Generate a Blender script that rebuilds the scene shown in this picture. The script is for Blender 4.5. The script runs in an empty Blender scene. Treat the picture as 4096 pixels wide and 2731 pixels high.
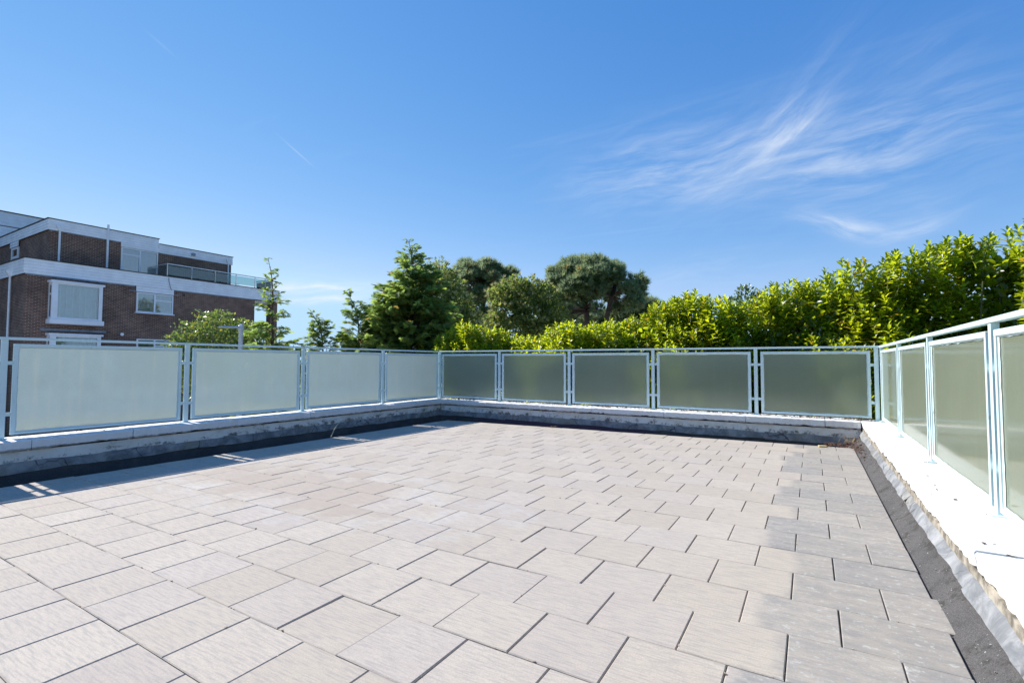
import bpy, math, random
import numpy as np
from mathutils import Matrix, Vector
R = math.radians
rng = np.random.default_rng(7)
random.seed(7)
sc = bpy.context.scene
col = sc.collection

# ------------------------------------------------------------------ camera
cam_d = bpy.data.cameras.new('camera'); cam = bpy.data.objects.new('camera', cam_d); col.objects.link(cam)
r_ = Vector((0.85528, 0.51816, 0.00304)).normalized()
w_ = Vector((-0.51780, 0.85444, 0.04254)).normalized()
u_ = r_.cross(w_)
CAM = Vector((1.2942, -2.5295, 1.2))
M = Matrix((( r_.x, u_.x, -w_.x, CAM.x), (r_.y, u_.y, -w_.y, CAM.y), (r_.z, u_.z, -w_.z, CAM.z), (0, 0, 0, 1)))
cam.matrix_world = M
cam_d.sensor_width = 36; cam_d.lens = 17.30; cam_d.clip_start = 0.05; cam_d.clip_end = 6000
sc.camera = cam
# ------------------------------------------------------------------ light
SUN_EL, SUN_AZ = 40.5, -88.5          # azimuth from +Y, clockwise positive
sd = Vector((math.sin(R(SUN_AZ))*math.cos(R(SUN_EL)), math.cos(R(SUN_AZ))*math.cos(R(SUN_EL)), math.sin(R(SUN_EL))))
sun_d = bpy.data.lights.new('sun', 'SUN'); sun = bpy.data.objects.new('sun', sun_d); col.objects.link(sun)
sun_d.energy = 4.2; sun_d.angle = R(0.5); sun_d.color = (1.0, 0.965, 0.92)
sun.rotation_euler = sd.to_track_quat('Z', 'Y').to_euler()
sc.view_settings.view_transform = 'Standard'; sc.view_settings.look = 'None'
sc.view_settings.exposure = 0.68; sc.view_settings.gamma = 1
sc.view_settings.use_curve_mapping = False
world = bpy.data.worlds.new("World"); sc.world = world; world.use_nodes = True
sc.cycles.max_bounces = 10; sc.cycles.transparent_max_bounces = 16; sc.cycles.use_denoising = True
sc.cycles.sample_clamp_indirect = 6.0; sc.cycles.caustics_refractive = False; sc.cycles.caustics_reflective = False

class NT:
    """small helper to write node trees"""
    def __init__(s, nt): s.nt = nt; nt.nodes.clear()
    def n(s, t, **k):
        x = s.nt.nodes.new(t)
        for a, b in k.items():
            if a.startswith('i_'):
                key = a[2:]; x.inputs[int(key) if key.isdigit() else key.replace('_', ' ')].default_value = b
            else: setattr(x, a, b)
        return x
    def l(s, a, b): s.nt.links.new(a, b)
    def set(s, inp, v):
        if hasattr(v, 'is_output'): s.l(v, inp)
        else: inp.default_value = v
    def math(s, op, a, b=0.0, c=0.0, clamp=False):
        x = s.n('ShaderNodeMath', operation=op, use_clamp=clamp)
        s.set(x.inputs[0], a); s.set(x.inputs[1], b)
        if op in ('MULTIPLY_ADD', 'SMOOTH_MIN'): s.set(x.inputs[2], c)
        return x.outputs[0]
    def vm(s, op, a, b=(0, 0, 0)):
        x = s.n('ShaderNodeVectorMath', operation=op); s.set(x.inputs[0], a); s.set(x.inputs[1], b)
        return x.outputs['Value'] if op in ('DOT_PRODUCT', 'LENGTH') else x.outputs[0]
    def mix(s, f, a, b, mode='MIX'):
        x = s.n('ShaderNodeMix', data_type='RGBA', blend_type=mode)
        s.set(x.inputs[0], f); s.set(x.inputs[6], a); s.set(x.inputs[7], b); return x.outputs[2]
    def ramp(s, f, lo, hi, a=0.0, b=1.0):
        x = s.n('ShaderNodeMapRange', interpolation_type='SMOOTHSTEP'); s.set(x.inputs[0], f)
        x.inputs[1].default_value = lo; x.inputs[2].default_value = hi; x.inputs[3].default_value = a; x.inputs[4].default_value = b
        return x.outputs[0]
    def noise(s, vec, scale, detail=3, rough=.55, dist=0.0):
        x = s.n('ShaderNodeTexNoise'); s.set(x.inputs['Vector'], vec)
        x.inputs['Scale'].default_value = scale; x.inputs['Detail'].default_value = detail
        x.inputs['Roughness'].default_value = rough; x.inputs['Distortion'].default_value = dist
        return x.outputs[0]

# sky: Nishita plus thin cirrus laid out by direction
T = NT(world.node_tree)
sky = T.n('ShaderNodeTexSky', sky_type='NISHITA', sun_disc=False)
sky.sun_elevation = R(SUN_EL); sky.sun_rotation = R(SUN_AZ); sky.air_density = 0.85; sky.dust_density = 0.0; sky.ozone_density = 3.0; sky.altitude = 300
geo = T.n('ShaderNodeTexCoord'); dirv = geo.outputs['Generated']
hs = T.n('ShaderNodeHueSaturation'); hs.inputs['Saturation'].default_value = 1.1; hs.inputs['Value'].default_value = 1.0
T.l(sky.outputs[0], hs.inputs['Color'])
# film response of the sky: clear saturated blue, gentle towards the horizon
sc3 = T.n('ShaderNodeSeparateColor'); T.l(hs.outputs[0], sc3.inputs[0]); cc3 = T.n('ShaderNodeCombineColor')
ch3 = [T.math('MULTIPLY', T.math('POWER', T.math('MULTIPLY', sc3.outputs[i_], .1306), g_), k_) for i_, (g_, k_) in enumerate(((1.257, 1.905), (.77, .995), (.42, .99)))]
ch3[1] = T.math('MINIMUM', ch3[1], .74); ch3[0] = T.math('MINIMUM', ch3[0], T.math('MULTIPLY', ch3[1], .66)); ch3[2] = T.math('MINIMUM', ch3[2], 1.02)
for i_ in range(3): T.l(T.math('MULTIPLY', ch3[i_], 1/(2**.60)/.12), cc3.inputs[i_])
skycol = cc3.outputs[0]
sep = T.n('ShaderNodeSeparateXYZ'); T.l(dirv, sep.inputs[0])
wz = T.math('MAXIMUM', sep.outputs[2], 0.03)
plane = T.n('ShaderNodeCombineXYZ'); T.l(T.math('DIVIDE', sep.outputs[0], wz), plane.inputs[0]); T.l(T.math('DIVIDE', sep.outputs[1], wz), plane.inputs[1])
def tdir(v): return Vector(v).normalized()
# (from dir, to dir, half width, strength)
CL = [((-.075, .930, .355), (.036, .905, .423), .026, .46),
      ((-.10, .945, .325), (.235, .912, .335), .046, .36),
      ((-.36, .869, .335), (-.06, .925, .375), .045, .36),
      ((-.20, .93, .30), (-.03, .94, .38), .040, .16),
      ((.00, .9694, .25), (.11, .9737, .2), .010, .62),
      ((.10, .9737, .20), (.175, .9621, .2164), .010, .45),
      ((.04, .97, .23), (.21, .948, .243), .02, .14),
      ((-.25, .9597, .165), (-.09, .9749, .2036), .012, .20),
      ((-.25, .955, .15), (-.02, .98, .17), .012, .12),
      ((-.86, .50, .136), (-.69, .71, .138),   .010, .95),
      ((-.84, .53, .112), (-.70, .70, .118), .006, .75),
      ((-.88, .44, .16), (-.72, .67, .155), .009, .12),
      ((.03, .95, .40), (.22, .88, .45), .03, .08),
      ((-.02, .90, .42), (.10, .86, .52), .03, .07),
      ((-.7708, .5104, .3813), (-.756, .5518, .3522), .0009, .20),
      ((-.8175, .322, .4785), (-.8130, .354, .4610), .0010, .07)]
total = None
warp = T.n('ShaderNodeTexNoise'); warp.inputs['Scale'].default_value = 5; warp.inputs['Detail'].default_value = 3
T.l(dirv, warp.inputs['Vector'])
wv = T.vm('SCALE', T.vm('SUBTRACT', warp.outputs['Color'], (.5, .5, .5)), (0, 0, 0)); wv.node.inputs['Scale'].default_value = .06
dw = T.vm('ADD', dirv, wv)
for a, b, hw, st in CL:
    a = tdir(a); b = tdir(b); c = (a + b).normalized(); e1 = (b - a); hl = e1.length/2; e1.normalize(); e2 = c.cross(e1).normalized()
    src = dirv if hw < .002 else dw
    p1 = T.math('DIVIDE', T.vm('DOT_PRODUCT', T.vm('SUBTRACT', src, tuple(c)), tuple(e1)), hl*1.15)
    p2 = T.math('DIVIDE', T.vm('DOT_PRODUCT', T.vm('SUBTRACT', src, tuple(c)), tuple(e2)), hw*1.6)
    rr = T.math('ADD', T.math('MULTIPLY', p1, p1), T.math('MULTIPLY', p2, p2))
    g = T.math('POWER', 2.71828, T.math('MULTIPLY', rr, -1.3))
    if hw > .002:
        tc = T.n('ShaderNodeCombineXYZ'); T.l(T.math('MULTIPLY', T.vm('DOT_PRODUCT', dw, tuple(e1)), 5), tc.inputs[0]); T.l(T.math('MULTIPLY', T.vm('DOT_PRODUCT', dw, tuple(e2)), 30), tc.inputs[1])
        tc.inputs[2].default_value = a.x*7
        nz = T.noise(tc.outputs[0], 1.5, 9, .62, .3)
        g = T.math('MULTIPLY', g, T.ramp(nz, .28, .85))
        g = T.math('MULTIPLY', g, st*1.45)
    else: g = T.math('MULTIPLY', g, st)
    total = g if total is None else T.math('ADD', total, g)
# a little thin cirrus everywhere else
mp = T.n('ShaderNodeMapping'); T.l(plane.outputs[0], mp.inputs[0]); mp.inputs['Rotation'].default_value = (0, 0, .9); mp.inputs['Scale'].default_value = (.35, 2.2, 1)
wisp = T.math('MULTIPLY', T.ramp(T.noise(mp.outputs[0], 1.3, 6, .6, .5), .58, .95), .12)
total = T.math('MINIMUM', T.math('ADD', total, wisp), .85)
skyc = T.mix(total, skycol, (4.6, 4.95, 5.4, 1))
bg = T.n('ShaderNodeBackground'); T.l(skyc, bg.inputs[0]); bg.inputs[1].default_value = 0.12
o_ = T.n('ShaderNodeOutputWorld'); T.l(bg.outputs[0], o_.inputs[0])

# ------------------------------------------------------------------ materials
def mat(name): m = bpy.data.materials.new(name); m.use_nodes = True; return m, NT(m.node_tree)
def finish(T, sh): o = T.n('ShaderNodeOutputMaterial'); T.l(sh, o.inputs[0])
def pbsdf(T, color, rough=.6, bump=None, bstr=.3, bdist=.01, metal=0, spec=.5):
    b = T.n('ShaderNodeBsdfPrincipled'); T.set(b.inputs['Base Color'], color); T.set(b.inputs['Roughness'], rough)
    b.inputs['Metallic'].default_value = metal; b.inputs['Specular IOR Level'].default_value = spec
    if bump is not None:
        k = T.n('ShaderNodeBump'); k.inputs['Strength'].default_value = bstr; k.inputs['Distance'].default_value = bdist
        T.l(bump, k.inputs['Height']); T.l(k.outputs[0], b.inputs['Normal'])
    return b.outputs[0]
def pos(T): return T.n('ShaderNodeNewGeometry').outputs['Position']
def C4(r, g, b): return (r, g, b, 1)

def m_plain(name, c, rough=.5, metal=0, var=.12, scale=6, spec=.5, bump=0, grain=120):
    m, T = mat(name); P = pos(T)
    n = T.noise(P, scale, 4); f = T.ramp(n, .3, .7, 1-var, 1+var)
    c2 = T.vm('SCALE', tuple(c)); T.set(c2.node.inputs['Scale'], f)
    finish(T, pbsdf(T, c2, rough, T.noise(P, grain, 2) if bump else None, bump, .003, metal, spec)); return m

# paving slabs
def m_slab():
    m, T = mat('ribbed_concrete_paving'); P = pos(T); oi = T.n('ShaderNodeObjectInfo').outputs['Random']
    at = T.n('ShaderNodeAttribute', attribute_name='rnd').outputs['Fac']
    rnd = T.math('FRACT', T.math('ADD', oi, at))
    c = T.mix(rnd, C4(.515, .440, .345), C4(.580, .505, .410))
    r2 = T.math('FRACT', T.math('MULTIPLY', rnd, 7.31))
    c = T.mix(T.ramp(r2, .6, 1.0, 0, .35), c, C4(.49, .42, .38))
    blotch = T.noise(P, 3.2, 4, .6); c = T.mix(T.ramp(blotch, .35, .75, 0, .22), c, C4(.42, .345, .295))
    fine = T.noise(P, 160, 3, .7); c = T.mix(T.ramp(fine, .35, .7, 0, .42), c, C4(.32, .275, .228))
    sp = T.n('ShaderNodeSeparateXYZ'); T.l(P, sp.inputs[0])
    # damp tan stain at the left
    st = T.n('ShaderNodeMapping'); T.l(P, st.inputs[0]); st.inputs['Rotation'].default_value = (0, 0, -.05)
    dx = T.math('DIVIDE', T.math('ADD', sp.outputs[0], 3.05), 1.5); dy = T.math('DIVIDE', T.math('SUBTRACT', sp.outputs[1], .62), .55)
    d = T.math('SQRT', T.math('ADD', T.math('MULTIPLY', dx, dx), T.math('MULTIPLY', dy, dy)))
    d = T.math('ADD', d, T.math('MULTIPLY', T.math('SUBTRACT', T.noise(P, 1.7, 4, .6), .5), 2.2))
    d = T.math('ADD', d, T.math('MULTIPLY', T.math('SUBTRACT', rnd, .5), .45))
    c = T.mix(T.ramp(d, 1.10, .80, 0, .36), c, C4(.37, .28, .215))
    c = T.mix(T.ramp(T.math('ABSOLUTE', T.math('SUBTRACT', d, 1.38)), .20, .0, 0, .22), c, C4(.56, .55, .54))
    # grey weathering and lichen along the gutter on the right
    g = T.math('ADD', T.math('ADD', sp.outputs[0], T.math('MULTIPLY', T.math('SUBTRACT', T.noise(P, 6, 4, .7), .5), .12)), T.math('MULTIPLY', T.math('SUBTRACT', rnd, .5), .34))
    gm = T.ramp(g, 1.04, 1.12)
    ms = T.n('ShaderNodeMapping'); T.l(P, ms.inputs[0]); ms.inputs['Scale'].default_value = (5, 16, 1)
    gp = T.math('ADD', T.ramp(T.noise(ms.outputs[0], 1, 6, .75), .35, .66, .18, .60), T.math('ADD', T.math('MULTIPLY', r2, .28), T.ramp(T.noise(P, 60, 3, .7), .4, .7, 0, .16)))
    c = T.mix(T.math('MULTIPLY', gm, gp), c, C4(.235, .228, .215))
    li = T.math('MULTIPLY', gm, T.ramp(T.noise(P, 30, 4, .7), .55, .68, 0, .6)); c = T.mix(li, c, C4(.56, .55, .50))
    spk = T.ramp(T.noise(P, 75, 2, .5), .74, .79, 0, .6); c = T.mix(spk, c, C4(.75, .74, .72))
    # ribs
    mp = T.n('ShaderNodeMapping'); T.l(P, mp.inputs[0]); mp.inputs['Rotation'].default_value = (0, 0, -.62); mp.inputs['Scale'].default_value = (9, 95, 9)
    rib = T.noise(mp.outputs[0], 1.0, 3, .6, .25)
    c = T.mix(T.ramp(rib, .3, .6, .55, 0), c, C4(.31, .285, .265))
    bump = T.math('ADD', T.math('MULTIPLY', rib, .8), T.math('MULTIPLY', fine, .5))
    finish(T, pbsdf(T, c, .85, bump, .55, .004, 0, .25)); return m
M_slab = m_slab()

def m_felt():
    m, T = mat('mineral_roof_felt'); P = pos(T); sp = T.n('ShaderNodeSeparateXYZ'); T.l(P, sp.inputs[0])
    g = T.noise(P, 190, 3, .8); a = T.noise(P, 3.1, 4, .65)
    c = T.mix(T.ramp(g, .35, .7), C4(.03, .03, .033), C4(.105, .10, .10))
    c = T.mix(T.ramp(a, .35, .75, 0, .45), c, C4(.15, .135, .12))
    bed = T.math('MULTIPLY', T.math('MULTIPLY', T.math('GREATER_THAN', sp.outputs[0], -5.53), T.math('LESS_THAN', sp.outputs[0], 1.78)), T.math('LESS_THAN', sp.outputs[1], 5.9))
    c = T.mix(bed, c, T.mix(T.ramp(g, .3, .7), C4(.10, .07, .05), C4(.20, .15, .11)))
    pale = T.math('MULTIPLY', T.ramp(sp.outputs[0], 1.5, 1.8), T.ramp(T.noise(P, 1.9, 4, .7), .3, .62, .35, .9))
    c = T.mix(pale, c, T.mix(T.ramp(g, .3, .7), C4(.065, .06, .057), C4(.165, .155, .145)))
    c = T.mix(T.math('MULTIPLY', T.ramp(sp.outputs[0], 1.6, 1.8), T.ramp(T.noise(P, 9, 6, .8), .50, .62, 0, .7)), c, C4(.045, .042, .035))
    c = T.mix(T.math('MULTIPLY', T.ramp(sp.outputs[0], 1.6, 1.8), T.ramp(T.noise(P, 42, 3, .6), .68, .74)), c, C4(.5, .47, .43))
    # purplish mineral patch of the back strip
    pu = T.math('MULTIPLY', T.ramp(sp.outputs[0], -.9, -1.5), T.math('MULTIPLY', T.ramp(sp.outputs[0], -5.6, -4.9), T.ramp(sp.outputs[1], 5.2, 5.7)))
    c = T.mix(T.math('MULTIPLY', pu, .55), c, C4(.10, .052, .085))
    rust = T.math('MULTIPLY', T.ramp(T.noise(P, 4.5, 5, .75), .56, .68), T.math('MULTIPLY', T.ramp(sp.outputs[0], -3.6, -5.0), T.ramp(sp.outputs[1], 3.4, 4.8)))
    c = T.mix(T.math('MULTIPLY', rust, .7), c, C4(.09, .04, .025))
    finish(T, pbsdf(T, c, .9, g, .7, .004, 0, .2)); return m
M_felt = m_felt()

def m_coping():
    m, T = mat('white_masonry_paint'); P = pos(T); nrm = T.n('ShaderNodeNewGeometry').outputs['Normal']
    z = T.n('ShaderNodeSeparateXYZ'); T.l(nrm, z.inputs[0])
    c = T.mix(T.ramp(T.noise(P, 4, 5, .6), .35, .75, 0, .3), C4(.86, .855, .84), C4(.74, .725, .69))
    c = T.mix(T.ramp(T.noise(P, 38, 5, .75), .63, .74, 0, .65), c, C4(.34, .30, .26))
    pz = T.n('ShaderNodeSeparateXYZ'); T.l(P, pz.inputs[0])
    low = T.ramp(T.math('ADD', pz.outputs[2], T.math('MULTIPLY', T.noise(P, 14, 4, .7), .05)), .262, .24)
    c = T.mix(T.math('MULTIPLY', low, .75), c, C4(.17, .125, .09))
    finish(T, pbsdf(T, c, .6, T.noise(P, 22, 6, .75), .45, .008, 0, .3)); return m
M_coping = m_coping()

def m_render():
    m, T = mat('dirty_painted_render'); P = pos(T); pz = T.n('ShaderNodeSeparateXYZ'); T.l(P, pz.inputs[0])
    c = T.mix(T.ramp(T.noise(P, 3.5, 5, .65), .35, .7), C4(.82, .78, .71), C4(.68, .63, .54))
    mould = T.noise(P, 7, 8, .78)
    h = T.ramp(pz.outputs[2], .19, .09, -.04, .11)
    c = T.mix(T.ramp(T.math('ADD', mould, h), .585, .70, 0, .85), c, C4(.10, .09, .08))
    c = T.mix(T.ramp(T.noise(P, 2.1, 3, .5), .62, .72, 0, .6), c, C4(.42, .34, .24))
    mp = T.n('ShaderNodeMapping'); T.l(P, mp.inputs[0]); mp.inputs['Scale'].default_value = (2.2, 2.2, 13)
    cr = T.math('ABSOLUTE', T.math('SUBTRACT', T.noise(mp.outputs[0], 1.0, 4, .6, .6), .5))
    c = T.mix(T.math('MULTIPLY', T.ramp(cr, .012, .003, 0, .8), T.ramp(T.noise(P, 1.3, 2), .48, .6)), c, C4(.09, .06, .045))
    finish(T, pbsdf(T, c, .85, mould, .8, .012, 0, .2)); return m
M_render = m_render()

def m_lead():
    m, T = mat('weathered_lead_flashing'); P = pos(T)
    c = T.mix(T.ramp(T.noise(P, 5, 6, .7, .6), .35, .7), C4(.17, .175, .18), C4(.37, .37, .365))
    c = T.mix(T.ramp(T.noise(P, 2.2, 4, .6), .52, .72, 0, .6), c, C4(.30, .27, .20))
    c = T.mix(T.ramp(T.noise(P, 26, 5, .75), .62, .75, 0, .6), c, C4(.05, .05, .055))
    vo = T.n('ShaderNodeTexVoronoi', feature='DISTANCE_TO_EDGE'); T.l(T.vm('ADD', P, T.vm('SCALE', (0, 0, 0))), vo.inputs['Vector']); vo.inputs['Scale'].default_value = 1.5
    wp = T.n('ShaderNodeTexNoise'); wp.inputs['Scale'].default_value = 6; T.l(P, wp.inputs['Vector']); sv = T.n('ShaderNodeVectorMath', operation='SCALE'); T.l(wp.outputs['Color'], sv.inputs[0]); sv.inputs['Scale'].default_value = .14
    T.l(T.vm('ADD', P, sv.outputs[0]), vo.inputs['Vector'])
    c = T.mix(T.math('MULTIPLY', T.ramp(vo.outputs['Distance'], .012, .004, 0, .8), T.ramp(T.noise(P, 2, 2), .45, .55)), c, C4(.06, .05, .05))
    finish(T, pbsdf(T, c, .78, T.noise(P, 11, 5, .6), .5, .012, .05, .3)); return m
M_lead = m_lead()

M_mortar = m_plain('crumbling_tan_mortar', (.30, .265, .21), .9, 0, .5, 14, .2, .6, 60)
def m_railpaint():
    m, T = mat('pale_blue_gloss_paint'); P = pos(T)
    c = T.mix(T.ramp(T.noise(P, 5, 4, .6), .3, .7), C4(.63, .78, .765), C4(.69, .815, .80))
    c = T.mix(T.ramp(T.noise(P, 30, 5, .8), .72, .76, 0, .8), c, C4(.25, .10, .035))
    c = T.mix(T.ramp(T.noise(P, 17, 3, .5), .66, .72, 0, .35), c, C4(.35, .37, .30))
    finish(T, pbsdf(T, c, .38, T.noise(P, 40, 4, .6), .25, .003, 0, .5)); return m
M_rail = m_railpaint()

def m_pane():
    """obscured wired-type glass: smooth face, textured back, weathered film that scatters the sun"""
    m, T = mat('obscured_glass'); P = pos(T); pz = T.n('ShaderNodeSeparateXYZ'); T.l(P, pz.inputs[0])
    bt = T.n('ShaderNodeBump'); bt.inputs['Strength'].default_value = .12; bt.inputs['Distance'].default_value = .002
    T.l(T.noise(P, 260, 2, .6), bt.inputs['Height'])
    rf = T.n('ShaderNodeBsdfRefraction'); rf.inputs['Roughness'].default_value = .56; rf.inputs['IOR'].default_value = 1.14; rf.inputs['Color'].default_value = C4(.95, 1.0, .92)
    T.l(bt.outputs[0], rf.inputs['Normal'])
    film = T.mix(T.ramp(pz.outputs[2], .62, .38, 0, .7), C4(.66, .82, 1.0), C4(.80, .84, .80))
    film = T.mix(T.ramp(T.noise(P, 6, 6, .7), .35, .7, 0, .35), film, C4(.56, .68, .80))
    film = T.mix(T.ramp(T.noise(P, 75, 4, .85), .35, .68, 0, .55), film, C4(.42, .54, .66))
    mpz = T.n('ShaderNodeMapping'); T.l(P, mpz.inputs[0]); mpz.inputs['Scale'].default_value = (14, 14, .7)
    film = T.mix(T.ramp(T.noise(mpz.outputs[0], 1.0, 5, .65),   .48, .75, 0, .38), film, C4(.90, .93, .92))
    film = T.mix(T.ramp(T.math('ADD', pz.outputs[2], T.math('MULTIPLY', T.noise(P, 9, 5, .7), .10)), .475, .43, 0, .6), film, C4(.52, .47, .32))
    film = T.mix(T.ramp(T.noise(P, 7, 3, .4), .76, .79, 0, .8), film, C4(.97, .97, .93))
    tl = T.n('ShaderNodeBsdfTranslucent'); T.l(film, tl.inputs[0])
    df = T.n('ShaderNodeBsdfDiffuse'); df.inputs[0].default_value = C4(.70, .74, .46)
    m1 = T.n('ShaderNodeMixShader'); m1.inputs[0].default_value = .42; T.l(tl.outputs[0], m1.inputs[1]); T.l(df.outputs[0], m1.inputs[2])
    m2 = T.n('ShaderNodeMixShader')
    T.set(m2.inputs[0], T.ramp(T.noise(P, 1.6, 4, .6), .3, .7, .50, .58)); T.l(rf.outputs[0], m2.inputs[1]); T.l(m1.outputs[0], m2.inputs[2])
    gl = T.n('ShaderNodeBsdfGlossy'); gl.inputs['Roughness'].default_value = .09; gl.inputs[0].default_value = C4(1, 1, 1)
    fr = T.n('ShaderNodeFresnel'); fr.inputs[0].default_value = 1.5
    m3 = T.n('ShaderNodeMixShader'); T.set(m3.inputs[0], T.math('MULTIPLY', fr.outputs[0], .8)); T.l(m2.outputs[0], m3.inputs[1]); T.l(gl.outputs[0], m3.inputs[2])
    finish(T, m3.outputs[0]); return m
M_pane = m_pane()

def m_clear(tint=(.9, .96, .95), name='clear_glass', refl=1.0):
    m, T = mat(name); tr = T.n('ShaderNodeBsdfTransparent'); tr.inputs[0].default_value = C4(*tint)
    gl = T.n('ShaderNodeBsdfGlossy'); gl.inputs['Roughness'].default_value = .02
    fr = T.n('ShaderNodeFresnel'); fr.inputs[0].default_value = 1.52
    mx = T.n('ShaderNodeMixShader'); T.set(mx.inputs[0], T.math('MULTIPLY', T.math('ADD', fr.outputs[0], .05), refl, clamp=True))
    T.l(tr.outputs[0], mx.inputs[1]); T.l(gl.outputs[0], mx.inputs[2]); finish(T, mx.outputs[0]); return m
M_clear = m_clear(); M_balglass = m_clear((.62, .76, .76), 'green_tinted_glass', 1.0)
M_wglass = m_clear((.90, .95, .97), 'window_glass', 1.8)

def m_leaf(name, c1, c2, c3, p3=.1, trans=.45, tcol=(.32, .42, .03), rough=.35, spec=.5):
    m, T = mat(name)
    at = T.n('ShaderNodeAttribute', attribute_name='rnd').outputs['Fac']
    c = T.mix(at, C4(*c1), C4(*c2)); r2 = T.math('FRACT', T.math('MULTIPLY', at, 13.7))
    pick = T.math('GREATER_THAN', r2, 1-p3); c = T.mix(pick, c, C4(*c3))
    b = T.n('ShaderNodeBsdfPrincipled'); T.l(c, b.inputs['Base Color']); b.inputs['Roughness'].default_value = rough; b.inputs['Specular IOR Level'].default_value = spec
    tl = T.n('ShaderNodeBsdfTranslucent')
    tc = T.mix(at, C4(tcol[0]*.48, tcol[1]*.62, tcol[2]), C4(*tcol)); T.l(T.mix(pick, tc, C4(min(1, c3[0]*3), c3[1]*2.4, c3[2]*1.5)), tl.inputs[0])
    mx = T.n('ShaderNodeMixShader'); mx.inputs[0].default_value = trans; T.l(b.outputs[0], mx.inputs[1]); T.l(tl.outputs[0], mx.inputs[2])
    finish(T, mx.outputs[0]); return m
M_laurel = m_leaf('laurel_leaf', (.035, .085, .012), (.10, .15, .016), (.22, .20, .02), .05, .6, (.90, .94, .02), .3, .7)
M_cypress = m_leaf('cypress_spray', (.06, .11, .028), (.115, .16, .04), (.17, .15, .05), .05, .52, (.56, .70, .12), .6)
M_pine = m_leaf('pine_needles', (.11, .16, .055), (.19, .24, .09), (.18, .16, .08), .06, .45, (.54, .62, .26), .55)
M_chest = m_leaf('chestnut_leaf', (.06, .10, .02), (.11, .145, .03), (.15, .16, .04), .08, .45, (.52, .62, .10), .5)
M_catkin = m_leaf('chestnut_catkin', (.55, .48, .20), (.68, .60, .28), (.6, .45, .16), .2, .35, (.75, .66, .3), .7)
M_birch = m_leaf('small_bright_leaf', (.06, .12, .02), (.11, .18, .035), (.22, .24, .05), .1, .4, (.42, .52, .08), .3, .6)
M_magn = m_leaf('evergreen_leaf', (.035, .075, .022), (.06, .10, .03), (.12, .12, .03), .05, .4, (.34, .46, .08), .3, .6)
M_bark = m_plain('bark', (.105, .075, .058), .9, 0, .4, 8, .2, .6)
M_pbark = m_plain('pine_bark', (.14, .095, .075), .9, 0, .35, 3, .2, .5)
M_stem = m_plain('laurel_stem', (.10, .11, .04), .7)

# ------------------------------------------------------------------ object helpers
def link(o, parent=None, **kw):
    col.objects.link(o)
    if parent: o.parent = parent
    for k, v in kw.items(): o[k] = v
    return o
def thing(name, label=None, cat=None, loc=(0, 0, 0), rz=0, group=None, kind=None):
    o = bpy.data.objects.new(name, None); o.location = loc; o.rotation_euler = (0, 0, rz); o.empty_display_size = .2
    col.objects.link(o); tag(o, label, cat, group, kind); return o
def tag(o, label=None, cat=None, group=None, kind=None):
    if label: o['label'] = label
    if cat: o['category'] = cat
    if group: o['group'] = group
    if kind: o['kind'] = kind
    return o
class MB:
    def __init__(s): s.v = []; s.f = []
    def add(s, vs, fs):
        o = len(s.v); s.v += [tuple(v) for v in vs]; s.f += [tuple(i+o for i in f) for f in fs]; return s
    def box(s, x0, x1, y0, y1, z0, z1, ch=0):
        if ch <= 0:
            return s.add([(x0,y0,z0),(x1,y0,z0),(x1,y1,z0),(x0,y1,z0),(x0,y0,z1),(x1,y0,z1),(x1,y1,z1),(x0,y1,z1)],
                     [(0,3,2,1),(4,5,6,7),(0,1,5,4),(1,2,6,5),(2,3,7,6),(3,0,4,7)])
        c = ch
        vs = [(x0,y0,z0),(x1,y0,z0),(x1,y1,z0),(x0,y1,z0),(x0,y0,z1-c),(x1,y0,z1-c),(x1,y1,z1-c),(x0,y1,z1-c),
              (x0+c,y0+c,z1),(x1-c,y0+c,z1),(x1-c,y1-c,z1),(x0+c,y1-c,z1)]
        return s.add(vs, [(0,3,2,1),(8,9,10,11),(0,1,5,4),(1,2,6,5),(2,3,7,6),(3,0,4,7),(4,5,9,8),(5,6,10,9),(6,7,11,10),(7,4,8,11)])
    def tube(s, pts, rads, k=6):
        pts = [Vector(p) for p in pts]; o = len(s.v); n = len(pts)
        for i, p in enumerate(pts):
            d = (pts[min(i+1, n-1)] - pts[max(i-1, 0)]).normalized()
            a = d.orthogonal().normalized() if i == 0 else (a - d*a.dot(d)).normalized()
            b = d.cross(a); rr = rads[i] if hasattr(rads, '__len__') else rads
            for j in range(k):
                t = 2*math.pi*j/k; s.v.append(tuple(p + (a*math.cos(t)+b*math.sin(t))*rr))
        for i in range(n-1):
            for j in range(k):
                s.f.append((o+i*k+j, o+i*k+(j+1) % k, o+(i+1)*k+(j+1) % k, o+(i+1)*k+j))
        s.f.append(tuple(o+j for j in range(k))[::-1]); s.f.append(tuple(o+(n-1)*k+j for j in range(k))); return s
    def mesh(s, name, m, smooth=False):
        me = bpy.data.meshes.new(name); me.from_pydata(s.v, [], s.f); me.materials.append(m)
        if smooth: me.polygons.foreach_set('use_smooth', [True]*len(me.polygons))
        me.update(); return me
    def build(s, name, m, parent=None, smooth=False, **kw):
        return link(bpy.data.objects.new(name, s.mesh(name, m, smooth)), parent, **kw)
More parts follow.
